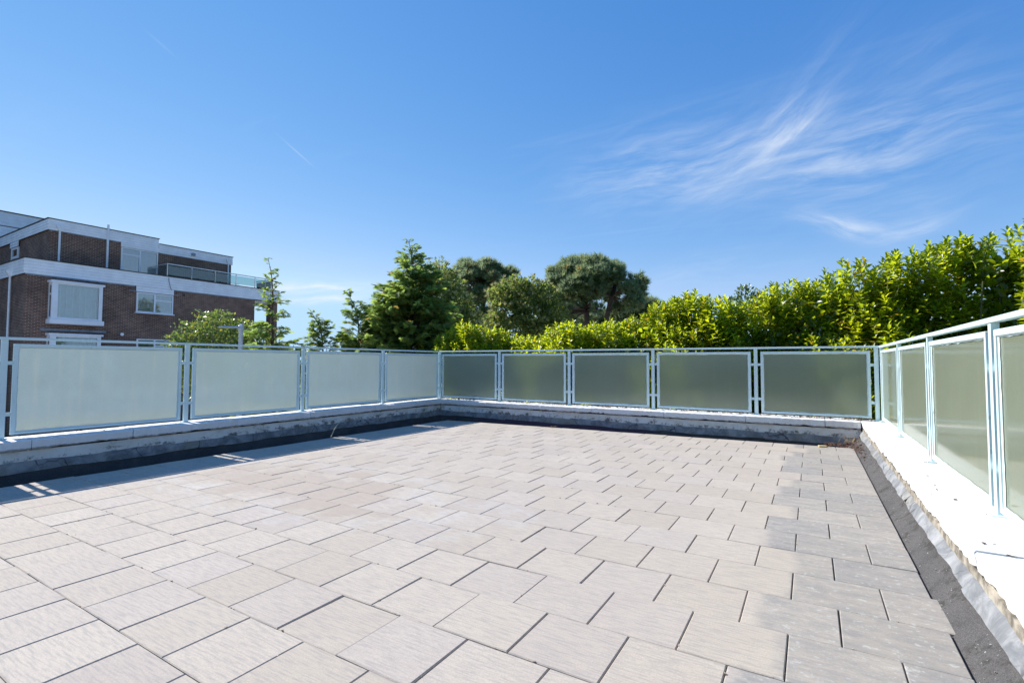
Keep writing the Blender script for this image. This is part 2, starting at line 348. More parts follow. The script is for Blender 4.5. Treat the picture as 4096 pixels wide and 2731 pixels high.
def npmesh(name, V, F, m, rnd=None, smooth=False):
    """V (n,3), F (m,k) of one face size"""
    me = bpy.data.meshes.new(name); n, k = F.shape
    me.vertices.add(len(V)); me.vertices.foreach_set('co', V.astype(np.float32).ravel())
    me.loops.add(n*k); me.loops.foreach_set('vertex_index', F.astype(np.int32).ravel())
    me.polygons.add(n); me.polygons.foreach_set('loop_start', np.arange(0, n*k, k, dtype=np.int32))
    if smooth: me.polygons.foreach_set('use_smooth', np.ones(n, bool))
    me.update(calc_edges=True); me.materials.append(m)
    if rnd is not None:
        a = me.attributes.new('rnd', 'FLOAT', 'POINT'); a.data.foreach_set('value', rnd.astype(np.float32))
    return me
def unit(a): return a/np.maximum(np.linalg.norm(a, axis=1, keepdims=True), 1e-9)
def scatter(tV, tF, O, D, N, L, W, rnd=None):
    """copies of a template (a along D, b across, c along N) at every O"""
    D = unit(D); B = unit(np.cross(N, D)); N2 = np.cross(D, B); n = len(O); k = len(tV)
    L = np.broadcast_to(L, n); W = np.broadcast_to(W, n)
    V = O[:, None] + D[:, None]*tV[None, :, 0:1]*L[:, None, None] + B[:, None]*tV[None, :, 1:2]*W[:, None, None] + N2[:, None]*tV[None, :, 2:3]*L[:, None, None]
    F = (tF[None] + (np.arange(n)*k)[:, None, None]).reshape(-1, tF.shape[1])
    if rnd is None: rnd = rng.random(n)
    return V.reshape(-1, 3), F, np.repeat(rnd, k)
def leafmesh(name, parts, m):
    V = np.concatenate([p[0] for p in parts]); off = np.cumsum([0]+[len(p[0]) for p in parts[:-1]])
    F = np.concatenate([p[1]+o for p, o in zip(parts, off)]); r = np.concatenate([p[2] for p in parts])
    return npmesh(name, V, F, m, r)
def rdir(n): return unit(rng.normal(size=(n, 3)))
# templates (triangles)
LV = np.array([(0,0,0),(.3,.42,.10),(.3,0,.0),(.3,-.42,.10),(.68,.48,.05),(.68,0,-.05),(.68,-.48,.05),(1,0,-.14)], float)
LF = np.array([(0,2,1),(0,3,2),(1,2,5),(1,5,4),(2,3,6),(2,6,5),(4,5,7),(5,6,7)])
QV = np.array([(0,0,0),(.5,.5,.08),(1,0,-.05),(.5,-.5,.08)], float); QF = np.array([(0,2,1),(0,3,2)])
def spray_template():
    V = []; F = []
    def dia(x, y, ang, l, w, z):
        o = len(V); c, s_ = math.cos(ang), math.sin(ang)
        for a, b in ((0, 0), (.45*l, w), (l, 0), (.45*l, -w)): V.append((x+a*c-b*s_, y+a*s_+b*c, z - .22*(x+a*c)**2))
        F.append((o, o+2, o+1)); F.append((o, o+3, o+2))
    dia(0, 0, 0, 1.0, .035, 0)
    for i, t in enumerate((.12, .26, .40, .54, .68, .8)):
        l = .52*(1-t)+.12
        for s in (1, -1): dia(t, 0, s*R(38), l, .05, .02*s)
    return np.array(V), np.array(F)
SV, SF = spray_template()
def tuft_template():
    V = []; F = []; rr = np.random.default_rng(3)
    for i in range(12):
        a = 2*math.pi*i/12; sp = .35+.55*rr.random(); d = np.array([1.0, sp*math.cos(a), sp*math.sin(a)]); d /= np.linalg.norm(d)
        p = np.cross(d, rr.normal(size=3)); p /= np.linalg.norm(p); o = len(V)
        V += [tuple(p*.075), tuple(-p*.075), tuple(d)]; F.append((o, o+1, o+2))
    return np.array(V), np.array(F)
TV, TF = tuft_template()

# ------------------------------------------------------------------ ground
g = MB(); g.add([(-3000,-3000,-3),(3000,-3000,-3),(3000,3000,-3),(-3000,3000,-3)], [(0,1,2,3)])
gm, T = mat('grass_ground'); P = pos(T); c = T.mix(T.ramp(T.noise(P, .4, 5), .3, .7), C4(.045, .075, .022), C4(.085, .10, .04)); finish(T, pbsdf(T, c, .95))
g.build('ground', gm, kind='structure')
MB().box(-31.6, -7.5, -40, 60, -3, -2.97).build('bounce_ground', m_plain('pale_bounce_ground', (.50, .48, .44), .9, 0, .1, 1), kind='structure')  # pale ground added to bounce sunlight up onto the facade of the flats

# ------------------------------------------------------------------ terrace
SA, SB = 0.0088, -0.0033
def zs(x, y): return SA*x + SB*y
XA, YB, XC = -6.50, 6.85, 2.22
YBACK = -6.0
HP, HR = .32, 1.4715
# structure under the roof
b = MB(); b.box(XA+.25, XC-.25, YBACK, YB-.25, -3, -.30); b.build('roof_deck', m_plain('roof_deck_mat', (.2, .2, .2), .9), kind='structure')
# roof felt sheet
def felt():
    xs = np.concatenate([np.linspace(XA+.262, -5.2, 14), np.linspace(-5.1, 1.7, 20), np.linspace(1.74, XC-.27, 9)])
    ys = np.concatenate([np.linspace(YBACK, 5.0, 60), np.linspace(5.08, YB-.262, 20)])
    V = []; F = []
    for y in ys:
        for x in xs:
            z = zs(x, y) - .062
            ka = min(1, max(0, (-5.35-x)/.3)); z = z*(1-ka) + (-.165)*ka
            kb = min(1, max(0, (y-5.75)/.3)); left = min(1, max(0, (1.2-x)/6.5))
            z -= kb*(.035+.09*left)*(1-ka)
            if x > 1.74:
                t = min(1, max(0, (x-1.78)/.16)); z = zs(x, y)-.045 + .05*min(1, t*3) + .125*t*t + .006*math.sin(y*7+x*20)*t
            V.append((x, y, z))
    n = len(xs)
    for j in range(len(ys)-1):
        for i in range(n-1): F.append((j*n+i, j*n+i+1, (j+1)*n+i+1, (j+1)*n+i))
    mb = MB(); mb.v = V; mb.f = F; return mb.build('roof_felt', M_felt, None, True, kind='structure')
felt()
# paving
LX, DY = .39607, .37696
def slab_mesh(w, d, rnd, t=.045):
    mb = MB(); mb.box(-w/2, w/2, -d/2, d/2, -t, 0, .004); me = mb.mesh('paving_slab', M_slab)
    a = me.attributes.new('rnd', 'FLOAT', 'POINT'); a.data.foreach_set('value', [rnd]*len(me.vertices)); return me
terr = thing('terrace_paving', kind='structure')
slabs = []
X0, X1 = -5.55, 1.80
for v in range(-12, 16):
    y0, y1 = v*DY, (v+1)*DY
    off = 0.0 if v % 2 else .5      # v odd: joints at whole units
    js = [k for k in np.arange(-14, 4.3, 1.0)+off if X0/LX+.2 < k < X1/LX-.25]
    edges = [X0/LX] + list(js) + [X1/LX + (.06 if v == 1 else 0)]
    for a_, b_ in zip(edges[:-1], edges[1:]):
        slabs.append((a_*LX, b_*LX, y0, y1))
def vis_size(s):
    c = Vector(((s[0]+s[1])/2, (s[2]+s[3])/2, 0)); d = c - CAM; z = d.dot(w_)
    if z < .3: return -1
    px = d.dot(r_)/z*546*0.9; py = d.dot(u_)/z*546*.9
    if abs(px) > 520+200/z*.5 or abs(py) > 341+200/z: return -1/(d.length)
    return (s[1]-s[0])*(s[3]-s[2])/(z**2*d.length)
slabs.sort(key=vis_size, reverse=True)
mcache = {}
stuff = MB(); srn = []
for i, s in enumerate(slabs):
    gx, gy = .0018+.0022*random.random()**1.5, .0012+.0010*random.random()
    w = s[1]-s[0]-2*gx; d = s[3]-s[2]-2*gy; cx, cy = (s[0]+s[1])/2, (s[2]+s[3])/2
    dz = random.gauss(0, .0014)
    if i < 300:
        key = (round(w, 2), round(d, 2))
        if key not in mcache: mcache[key] = slab_mesh(w, d, 0.0)
        o = bpy.data.objects.new('paving_slab', mcache[key]); o.location = (cx, cy, zs(cx, cy)+dz)
        o.rotation_euler = (SB+random.gauss(0, .003), -SA+random.gauss(0, .0025), random.gauss(0, .0022)); link(o, terr)
    else:
        n0 = len(stuff.v); stuff.box(cx-w/2, cx+w/2, cy-d/2, cy+d/2, -.045, 0, .004); rv = random.random()
        for k in range(n0, len(stuff.v)):
            p = stuff.v[k]; stuff.v[k] = (p[0], p[1], p[2]+zs(p[0], p[1])+dz); srn.append(rv)
o = stuff.build('outer_paving_slabs', M_slab, terr, kind='stuff')
a = o.data.attributes.new('rnd', 'FLOAT', 'POINT'); a.data.foreach_set('value', srn)

# ------------------------------------------------------------------ parapets
def prof_strip(fr, prof, s0, s1, step, jit, name, m, parent, seed=0, closed=True, **kw):
    """extrude a (u,z) profile along the wall; jit(i, s) -> (du, dz) per profile vertex"""
    o, d, n = fr; N = max(2, int(abs(s1-s0)/step)+1); mb = MB(); k = len(prof)
    for j in range(N):
        s = s0+(s1-s0)*j/(N-1)
        for i, (u, z) in enumerate(prof):
            du, dz = jit(i, s); p = o + d*s + n*(u+du); mb.v.append((p.x, p.y, z+dz))
    for j in range(N-1):
        for i in range(k if closed else k-1):
            mb.f.append((j*k+i, j*k+(i+1) % k, (j+1)*k+(i+1) % k, (j+1)*k+i))
    if closed: mb.f.append(tuple(range(k))[::-1]); mb.f.append(tuple((N-1)*k+i for i in range(k)))
    # make normals consistent
    ob = mb.build(name, m, parent, **kw)
    import bmesh
    bm = bmesh.new(); bm.from_mesh(ob.data); bmesh.ops.recalc_face_normals(bm, faces=bm.faces); bm.to_mesh(ob.data); bm.free()
    return ob
def wob(seed, s, f, a):
    return a*(math.sin(s*f+seed*1.7)+.6*math.sin(s*f*2.3+seed*3.1)+.35*math.sin(s*f*5.1+seed))
FR = dict(A=(Vector((XA, 0, 0)), Vector((.004, 1, 0)).normalized(), Vector((1, -.004, 0)).normalized()),
          B=(Vector((0, YB, 0)), Vector((1, 0, 0)), Vector((0, -1, 0))),
          C=(Vector((XC, 0, 0)), Vector((0, 1, 0)), Vector((-1, 0, 0))))
def parapet(key, s0, s1, cuts, label, fl_top, fl_bot, fl_u, seed):
    fr = FR[key]; t = thing('parapet_wall', label, 'parapet wall', tuple(fr[0]+fr[1]*((s0+s1)/2)+Vector((0, 0, -3))))
    loc = t.location.copy()
    def P(ob): ob.matrix_parent_inverse = Matrix.Translation(-loc); return ob
    nz = lambda i, s: (0, 0)
    P(prof_strip(fr, [(-.17, -3), (.235, -3), (.235, .19), (-.17, .19)], s0, s1, 3, nz, 'wall_core', M_render, t))
    # rendered face in front of the core
    def jr(i, s):
        return (wob(seed+i, s, 3.1, .003)+random.gauss(0, .0015), 0) if i in (1, 2, 3) else (0, 0)
    P(prof_strip(fr, [(.238, -.05), (.252, -.05), (.256, .09), (.25, .196), (.238, .196)], s0, s1, .05, jr, 'render_band', M_render, t))
    e = [s0]+cuts+[s1]
    for k in range(len(e)-1):
        a_, b_ = e[k]+.004, e[k+1]-.004; dzk = random.gauss(0, .003); duk = random.gauss(0, .003)
        top, bot = HP+dzk, (.212 if key != 'C' else .232)
        def jc(i, s, seed=seed+k*3):
            end = min(s-a_, b_-s)
            chip = .010*max(0, 1-end/.02)
            if i == 2: return (duk-chip*.5+random.gauss(0, .0022)+wob(seed, s, 9, .0015), random.gauss(0, .0022))
            if i == 1: return (duk+wob(seed, s, 5, .003)+random.gauss(0, .003), wob(seed+2, s, 6.3, .008)+wob(seed+7, s, 31, .003)+random.gauss(0, .0045))
            if i == 3: return (duk, random.gauss(0, .0012))
            return (duk, 0)
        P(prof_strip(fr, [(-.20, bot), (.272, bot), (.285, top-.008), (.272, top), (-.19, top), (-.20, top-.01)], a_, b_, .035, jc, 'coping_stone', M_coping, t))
    # lead flashing, lapped pieces
    s = s0+.01; k = 0
    while s < s1-.02:
        s_e = min(s+1.35+random.random()*.5, s1-.01); 
        if s1-.01-s_e < .3: s_e = s1-.01
        lift = .004*(k % 2); sd_ = seed*2+k
        def jf(i, q, sd_=sd_, lift=lift):
            if i in (0, 3): return (lift+wob(sd_, q, 8, .004)+random.gauss(0, .001), wob(sd_, q, 3.3, .007))
            if i == 1: return (lift+wob(sd_+1, q, 10, .004), 0)
            return (lift, wob(sd_+5, q, 4.1, .006))
        P(prof_strip(fr, [(fl_u[1], fl_bot), ((fl_u[0]+fl_u[1])/2+.002, (fl_top+fl_bot)/2), (fl_u[0], fl_top), (fl_u[0]-.010, fl_top), ((fl_u[0]+fl_u[1])/2-.004, (fl_top+fl_bot)/2), (fl_u[1]-.004, fl_bot)], s, s_e+.03, .04,
              lambda i, q, jf=jf: jf({0: 0, 1: 1, 2: 2, 3: 2, 4: 1, 5: 0}[i], q), 'lead_flashing', M_lead, t))
        s = s_e; k += 1
    if key == 'C':
        def jm(i, q): return (wob(5, q, 6, .002)+random.gauss(0, .0008), wob(6, q, 5, .006)+random.gauss(0, .002)) if i in (1, 2) else (0, 0)
        P(prof_strip(fr, [(.257, .165), (.279, .180), (.275, .222), (.257, .222)], s0+.01, s1-.01, .04, jm, 'mortar_fillet', M_mortar, t))
    if key != 'C':
        P(prof_strip(fr, [(.262, fl_bot+.03), (.268, fl_bot-.02), (.30, -.19), (.262, -.19)], s0+.02, s1-.02, .12, lambda i, q: (wob(seed, q, 2.2, .004) if i in (1, 2) else 0, 0), 'felt_upstand', M_felt, t))
    return t
parapet('A', YBACK, YB+.20, [-4.1, -2.3, -.55, .42, 1.77, 3.05, 4.55, 5.75], 'shaded white parapet wall on the left under the pale frosted railing panels', .075, -.04, (.262, .272), 1)
parapet('B', XA+.292, XC-.292, [-4.9, -3.55, -2.4, -1.0, .35, 1.47], 'white parapet wall across the back with dirty render, in front of the laurel hedge', .075, -.035, (.262, .275), 2)
parapet('C', YBACK, YB+.20, [-3.2, -1.4, .62, 2.35, 4.1, 5.6], 'sunlit white parapet wall on the right beside the gravelly gutter', .186, .118, (.270, .318), 3)

# ------------------------------------------------------------------ railings
def rails(key, posts, s_start, s_end, label, corner_first=True):
    o0, d, n = FR[key]; t = thing('railing', label, 'railing', tuple(o0+d*((s_start+s_end)/2)+Vector((0, 0, HP))), group='pale blue railings round the terrace')
    loc = t.location.copy()
    def fbox(mb, s0, s1, u0, u1, z0, z1, ch=0):
        vs = MB().box(s0, s1, u0, u1, z0, z1, ch); nv = []
        for v in vs.v:
            p = o0 + d*v[0] + n*v[1]; nv.append((p.x, p.y, v[2]))
        fl = [f[::-1] for f in vs.f] if d.cross(n).z < 0 else vs.f
        mb.add(nv, fl); return mb
    def B(mb, name, m, par=t, **kw):
        ob = mb.build(name, m, par, **kw); ob.matrix_parent_inverse = Matrix.Translation(-loc) if par is t else Matrix.Identity(4); return ob
    B(fbox(MB(), s_start, s_end, -.026, .026, HR-.030, HR, .004), 'handrail', M_rail)
    for s in posts:
        ob = B(fbox(MB(), s-.028, s+.028, -.019, .019, HP+.012, HR-.031), 'post', M_rail)
        B(fbox(MB(), s-.055, s+.055, -.05, .05, HP+.003, HP+.0115, .002), 'base_plate', M_rail)
    for a_, b_ in zip(posts[:-1], posts[1:]):
        g0, g1 = a_+.028+.048, b_-.028-.048; z0, z1 = HP+.040, HR-.030-.045; fw = .036
        for zt in (z1-.22, z0+.235):
            B(fbox(MB(), a_+.029, g0-.001, -.008, .008, zt-.021, zt+.021), 'tie_bar', M_rail)
            B(fbox(MB(), g1+.001, b_-.029, -.008, .008, zt-.021, zt+.021), 'tie_bar', M_rail)
        pt = random.gauss(0, .002)
        f = MB()
        fbox(f, g0, g1, -.018, .020, z1-fw, z1, .003); fbox(f, g0, g1, -.018, .020, z0, z0+fw*.8, .003)
        fbox(f, g0, g0+fw, -.0175, .0195, z0+fw*.8+.0005, z1-fw-.0005); fbox(f, g1-fw, g1, -.0175, .0195, z0+fw*.8+.0005, z1-fw-.0005)
        fo = B(f, 'panel_frame', M_rail)
        # glazing bead with an uneven putty edge
        bd = MB(); i0, i1, j0, j1 = g0+fw+.0005, g1-fw-.0005, z0+fw*.8+.0005, z1-fw-.0005; bw = .011; N = 26
        def strip(pa, pb, inn):
            k0 = len(bd.v)
            for i in range(N+1):
                q = i/N; a2 = (pa[0]+(pb[0]-pa[0])*q, pa[1]+(pb[1]-pa[1])*q); w = bw*(1+random.gauss(0, .22))
                if i in (0, N): w = bw
                for (ss, zz, uu) in ((a2[0], a2[1], .007), (a2[0], a2[1], .012), (a2[0]+inn[0]*w, a2[1]+inn[1]*w, .006)):
                    p = o0+d*ss+n*uu; bd.v.append((p.x, p.y, zz))
            for i in range(N):
                for j in range(2): bd.f.append((k0+i*3+j, k0+i*3+j+1, k0+(i+1)*3+j+1, k0+(i+1)*3+j))
        strip((i0, j1), (i1, j1), (0, -1)); strip((i0, j0), (i1, j0), (0, 1)); strip((i0, j0), (i0, j1), (1, 0)); strip((i1, j0), (i1, j1), (-1, 0))
        B(bd, 'glazing_bead', M_rail, fo)
        B(fbox(MB(), i0+.001, i1-.001, -.003, .003, j0+.001, j1-.001), 'pane', M_pane, fo)
        for q in (.25, .76): B(fbox(MB(), g0+(g1-g0)*q-.016, g0+(g1-g0)*q+.016, .0202, .026, z0+.004, z0+.021, .003), 'clip', M_rail, fo)
    return t
pA = [-4.59, -2.67, -.745, 1.165, 3.085, 5.01, 6.86]
pB = [-6.44, -4.719, -2.996, -1.259, .493, 2.16]
pC = [-4.05, -2.2, -.37, 1.41, 3.235, 5.04, 6.76]
rails('A', pA, YBACK, YB+.026, 'pale blue railing with sunlit frosted panels along the left, brick flats beyond')
rails('B', [XA+.06]+pB[1:-1]+[XC-.06], XA+.028, XC-.028, 'pale blue railing across the back with dark green looking frosted panels')
rails('C', pC, YBACK, YB+.026, 'pale blue railing on the right seen end on, its panels mirroring the terrace')

# ------------------------------------------------------------------ apartment building
def m_brick():
    m, T = mat('dark_brown_brickwork'); P = pos(T); s = T.n('ShaderNodeSeparateXYZ'); T.l(P, s.inputs[0])
    cv = T.n('ShaderNodeCombineXYZ'); T.l(T.math('ADD', s.outputs[0], s.outputs[1]), cv.inputs[0]); T.l(s.outputs[2], cv.inputs[1])
    b = T.n('ShaderNodeTexBrick'); T.l(cv.outputs[0], b.inputs[0]); b.inputs['Scale'].default_value = 1; b.inputs['Brick Width'].default_value = .225
    b.inputs['Row Height'].default_value = .075; b.inputs['Mortar Size'].default_value = .0095; b.inputs['Mortar Smooth'].default_value = .1; b.inputs['Bias'].default_value = -.2
    n = T.noise(P, .9, 5, .6)
    b.inputs['Color1'].default_value = C4(.125, .060, .044); b.inputs['Color2'].default_value = C4(.25, .125, .085)
    b.inputs['Mortar'].default_value = C4(.40, .32, .26)
    c = T.mix(T.ramp(n, .35, .7, 0, .5), b.outputs[0], C4(.06, .035, .03)); c = T.mix(T.ramp(T.noise(P, .5, 3), .55, .7, 0, .35), c, C4(.18, .12, .08))
    finish(T, pbsdf(T, c, .9, b.outputs[1], -.5, .01, 0, .2)); return m
M_brick = m_brick()
M_clad = m_plain('white_cladding', (.88, .88, .89), .45, 0, .06, 2)
M_upvc = m_plain('white_window_frame', (.82, .83, .86), .4, 0, .05, 2)
M_dark = m_plain('dark_roof_edge', (.045, .045, .05), .7)
M_pipe = m_plain('white_downpipe', (.78, .80, .83), .4, 0, .08, 2)
M_curt = m_plain('net_curtain', (.74, .80, .84), .9, 0, .05)
M_room = m_plain('dim_room', (.10, .12, .13), .9)
M_green = m_plain('green_blind', (.20, .30, .27), .8)
M_steel = m_plain('brushed_steel', (.55, .56, .57), .3, .9)
M_lstrip = m_plain('lead_grey_strip', (.22, .26, .31), .6, 0, .25, 3)
XL, XU, YL, YU = -31.7, -33.0, 5.65, 6.82
bd = thing('apartment_building', 'dark brown brick apartment block with white clad fascias and flat roofs beyond the left railing', 'building', (-36, 10, -3))
BL = Matrix.Translation(-Vector(bd.location))
def bpart(mb, name, m, par=None, **kw):
    ob = mb.build(name, m, par or bd, **kw)
    if par is None: ob.matrix_parent_inverse = BL
    return ob
bpart(MB().box(-45, XL, YL, 17.35, -3, 5.50), 'lower_wall', M_brick)
bpart(MB().box(-45, XL-.02, YL, 19.05, 5.502, 6.22), 'roof_slab', M_dark)
bpart(MB().box(-45, XU, YU, 16.38, 6.23, 8.12), 'upper_wall', M_brick)
bpart(MB().box(-45, XU-.02, YU+.02, 16.3, 8.122, 8.40), 'upper_roof', M_dark)
bpart(MB().box(-45, XL-.35, 17.36, 18.4, -3, 2.6), 'end_wall', M_brick)
bpart(MB().box(XL-.55, XL-.04, 18.56, 19.08, -3, 5.48), 'brick_column', M_brick)
bpart(MB().box(-45, XL-.3, 17.36, 19.05, 5.36, 5.50), 'soffit', M_upvc)
def boards(x, y0, y1, z0, z1, n, axis='Y', x1=None):
    """shiplap boards, each one a part; axis Y = facade facing +X, axis X = face towards -Y at y0"""
    h = (z1-z0)/n
    for i in range(n):
        mb = MB(); a_, b_ = z0+i*h, z0+(i+1)*h-.007
        if axis == 'Y':
            mb.add([(x, y0, a_), (x+.040, y0, a_), (x+.028, y0, b_), (x, y0, b_), (x, y1, a_), (x+.040, y1, a_), (x+.028, y1, b_), (x, y1, b_)],
                   [(0,1,2,3),(7,6,5,4),(1,5,6,2),(0,4,5,1),(3,2,6,7)])
        else:
            y = y0
            mb.add([(x, y, a_), (x, y-.045, a_), (x, y-.022, b_), (x, y, b_), (x1, y, a_), (x1, y-.045, a_), (x1, y-.022, b_), (x1, y, b_)],
                   [(3,2,1,0),(4,5,6,7),(2,6,5,1),(1,5,4,0),(7,6,2,3)])
        bpart(mb, 'cladding_board', M_clad)
boards(XL+.06, YL-.06, 19.12, 5.52, 6.28, 5); boards(-45, YL-.06, 0, 5.52, 6.28, 5, 'X', XL+.06)
boards(XU+.06, YU-.06, 11.88, 8.14, 8.72, 4); boards(-45, YU-.06, 0, 8.14, 8.72, 4, 'X', XU+.06)
boards(XU+.062, 9.95, 11.9, 7.88, 8.14, 2); boards(XU+.06, 11.9, 16.42, 7.88, 8.42, 4)
bpart(MB().box(XL-.05, XL+.13, YL-.13, 19.16, 6.282, 6.32), 'roof_trim', M_dark)
bpart(MB().box(-45, XL-.052, YL-.13, YL+.05, 6.282, 6.32), 'roof_trim', M_dark)
bpart(MB().box(XU-.05, XU+.13, YU-.13, 11.92, 8.722, 8.76), 'roof_trim', M_dark)
bpart(MB().box(-45, XU-.052, YU-.13, YU+.05, 8.722, 8.76), 'roof_trim', M_dark)
bpart(MB().box(-45, XU+.05, YU+.06, 11.86, 8.402, 8.71), 'upper_roof', M_dark)
bpart(MB().box(XU-.05, XU+.13, 11.925, 16.46, 8.422, 8.46), 'roof_trim', M_dark)
bpart(MB().box(XL+.004, XL+.05, YL-.02, 10.22, 5.455, 5.515), 'lead_strip', M_lstrip)
bpart(MB().box(XL+.004, XL+.05, 12.25, 17.2, 5.46, 5.515), 'lead_strip', M_lstrip)
bpart(MB().box(XU+.004, XU+.05, YU-.02, 9.93, 8.09, 8.135), 'lead_strip', M_lstrip)
bpart(MB().box(XU+.004, XU+.05, 11.95, 16.3, 7.835, 7.876), 'lead_strip', M_lstrip)
boards(XL+.06, 10.28, 12.22, 5.20, 5.515, 2)
bpart(MB().box(XL+.004, XL+.07, 9.95, 10.27, 5.20, 5.25), 'lead_strip', M_lstrip)
bpart(MB().box(XL+.004, XL+.07, 12.24, 12.48, 5.20, 5.25), 'lead_strip', M_lstrip)
bpart(MB().box(XL+.004, XL+.06, 6.25, 8.95, 2.74, 2.84), 'lintel', M_lstrip)
def curtain(y0, y1, z0, z1, x, par, m=None, wave=.075):
    mb = MB(); N = int((y1-y0)/.045)
    for i in range(N+1):
        y = y0+(y1-y0)*i/N; dx = wave*math.sin(i*1.1)+wave*.5*math.sin(i*.37)
        mb.v += [(x+dx, y, z0), (x+dx*.8, y, z1)]
    for i in range(N): mb.f.append((i*2, i*2+2, i*2+3, i*2+1))
    return mb.build('curtain', m or M_curt, par)
def window(y0, y1, z0, z1, x, muls=(), trans=(), sill=True, fw=.07, blind=None, name='window'):
    """frame with panes; muls = y positions, trans = (ya, yb, z)"""
    f = MB(); f.box(x, x+.06, y0, y0+fw, z0, z1); f.box(x, x+.06, y1-fw, y1, z0, z1)
    f.box(x, x+.059, y0+fw+.001, y1-fw-.001, z0, z0+fw); f.box(x, x+.059, y0+fw+.001, y1-fw-.001, z1-fw, z1)
    for ym in muls: f.box(x, x+.058, ym-fw*.6, ym+fw*.6, z0+fw+.001, z1-fw-.001)
    for ya, yb, zm in trans: f.box(x, x+.057, ya, yb, zm-fw*.55, zm+fw*.55)
    fo = bpart(f, name, M_upvc)
    ys = [y0+fw]+list(muls)+[y1-fw]
    for a_, b_ in zip(ys[:-1], ys[1:]):
        bp = MB().box(x+.018, x+.026, a_, b_, z0+fw*.9, z1-fw*.9); ob = bp.build('pane', M_wglass, fo)
    MB().box(x+.002, x+.006, y0+fw*.5, y1-fw*.5, z0+fw*.5, z1-fw*.5).build('backing', blind or M_curt, fo)
    if sill: MB().box(x-.01, x+.14, y0-.06, y1+.06, z0-.055, z0-.002, .006).build('sill', M_upvc, fo)
    return fo
# bays
def bay(z0, z1, bot=True, m=None):
    x = XL; y0, y1 = 6.52, 8.60; f = MB(); D = .48
    f.box(x, x+D+.06, y0-.06, y1+.08, z1-.10, z1, .01)
    f.box(x, x+D+.06, y0-.06, y1+.08, z0-.24, z0, .01)
    f.box(x+D-.10, x+D, y0, y0+.24, z0+.001, z1-.101); f.box(x+D-.10, x+D, y1-.16, y1, z0+.001, z1-.101)
    f.box(x+D-.09, x+D-.005, y0+.241, y1-.161, z1-.19, z1-.101); f.box(x+D-.09, x+D-.005, y0+.241, y1-.161, z0+.001, z0+.09)
    f.box(x+.002, x+.08, y0+.002, y0+.06, z0+.001, z1-.101)
    f.box(x+.08, x+D-.1, y0+.002, y0+.06, z0+.001, z0+.12); f.box(x+.08, x+D-.1, y0+.002, y0+.06, z1-.25, z1-.101); f.box(x+.08, x+D-.1, y0+.003, y0+.06, z1-.75, z1-.65)
    f.box(x+.002, x+D-.1, y1-.05, y1, z0+.001, z1-.101)
    fo = bpart(f, 'bay_window', M_upvc)
    MB().box(x+D-.055, x+D-.047, y0+.235, y1-.155, z0+.085, z1-.185).build('pane', M_wglass, fo)
    MB().box(x+.08, x+D-.1, y0+.025, y0+.033, z0+.1, z1-.2).build('side_pane', M_wglass, fo)
    MB().box(x+.004, x+.01, y0+.07, y1-.06, z0+.01, z1-.11).build('backing', M_room, fo)
    curtain(y0+.2, y1-.1, z0+.05, z1-.12, x+.28, fo, m)
bay(3.33, 5.29); bay(.55, 2.61, m=M_green)
window(10.32, 12.22, 4.02, 5.17, XL, muls=(11.24,), trans=((11.28, 12.15, 4.78),))
window(10.40, 12.24, 1.2, 2.49, XL, muls=(11.3,), trans=((11.3, 12.2, 2.1),), blind=M_green)
window(9.98, 11.88, 6.40, 7.87, XU, muls=(10.93,), trans=((10.05, 10.89, 7.46),), sill=False)
# small window on the return wall of the upper storey
f = MB(); yy = YU
f.box(-38.9, -38.75, yy-.06, yy, 6.4, 7.8); f.box(-37.85, -37.7, yy-.06, yy, 6.4, 7.8); f.box(-38.749, -37.851, yy-.059, yy, 7.68, 7.8); f.box(-38.749, -37.851, yy-.059, yy, 7.15, 7.28)
fo = bpart(f, 'side_window', M_upvc); MB().box(-38.75, -37.85, yy-.02, yy-.012, 6.4, 7.7).build('pane', M_wglass, fo); MB().box(-38.78, -37.82, yy-.008, yy-.003, 6.4, 7.72).build('backing', M_room, fo)
boards(-39.0, YU-.06, 0, 7.82, 8.13, 2, 'X', -37.6)
def pipe(x, y, z0, z1, hop, rr=.048, face=(1, 0)):
    p = bpart(MB().tube([(x, y, z0), (x, y, z1)], rr, 10), 'downpipe', M_pipe)
    if hop:
        h = MB(); h.add([(x-.07,y-.06,z1),(x+.07,y-.06,z1),(x+.07,y+.06,z1),(x-.07,y+.06,z1),(x-.09,y-.15,z1+.18),(x+.09,y-.15,z1+.18),(x+.09,y+.15,z1+.18),(x-.09,y+.15,z1+.18)],
              [(0,3,2,1),(0,1,5,4),(1,2,6,5),(2,3,7,6),(3,0,4,7),(4,5,6,7)]); h.box(x-.1, x+.1, y-.17, y+.17, z1+.181, z1+.30)
        h.build('hopper', M_pipe, p)
pipe(XU+.13, 7.2, 6.33, 8.14, True); pipe(XU+.13, 9.3, 6.33, 8.98, False, .055); pipe(XU+.12, 16.12, 6.33, 7.92, True, .04); pipe(-33.55, YL-.12, -3, 5.5, True)
bpart(MB().box(XU+.11, XU+.24, 13.74, 13.94, 8.05, 8.21, .02), 'vent_box', M_lstrip)
bpart(MB().tube([(XL-.01, 12.82, 5.28), (XL+.012, 12.82, 5.28)], .075, 12), 'wall_vent', M_dark)
bpart(MB().tube([(XL-.01, 9.7, 2.71), (XL+.05, 9.7, 2.71)], .085, 12), 'wall_vent', M_pipe)
bpart(MB().tube([(XL+.12, 11.9, 6.2), (XL+.125, 11.93, 5.95), (XL+.12, 12.02, 5.6), (XL+.1, 12.1, 5.5)], .012, 4), 'cable', M_dark)
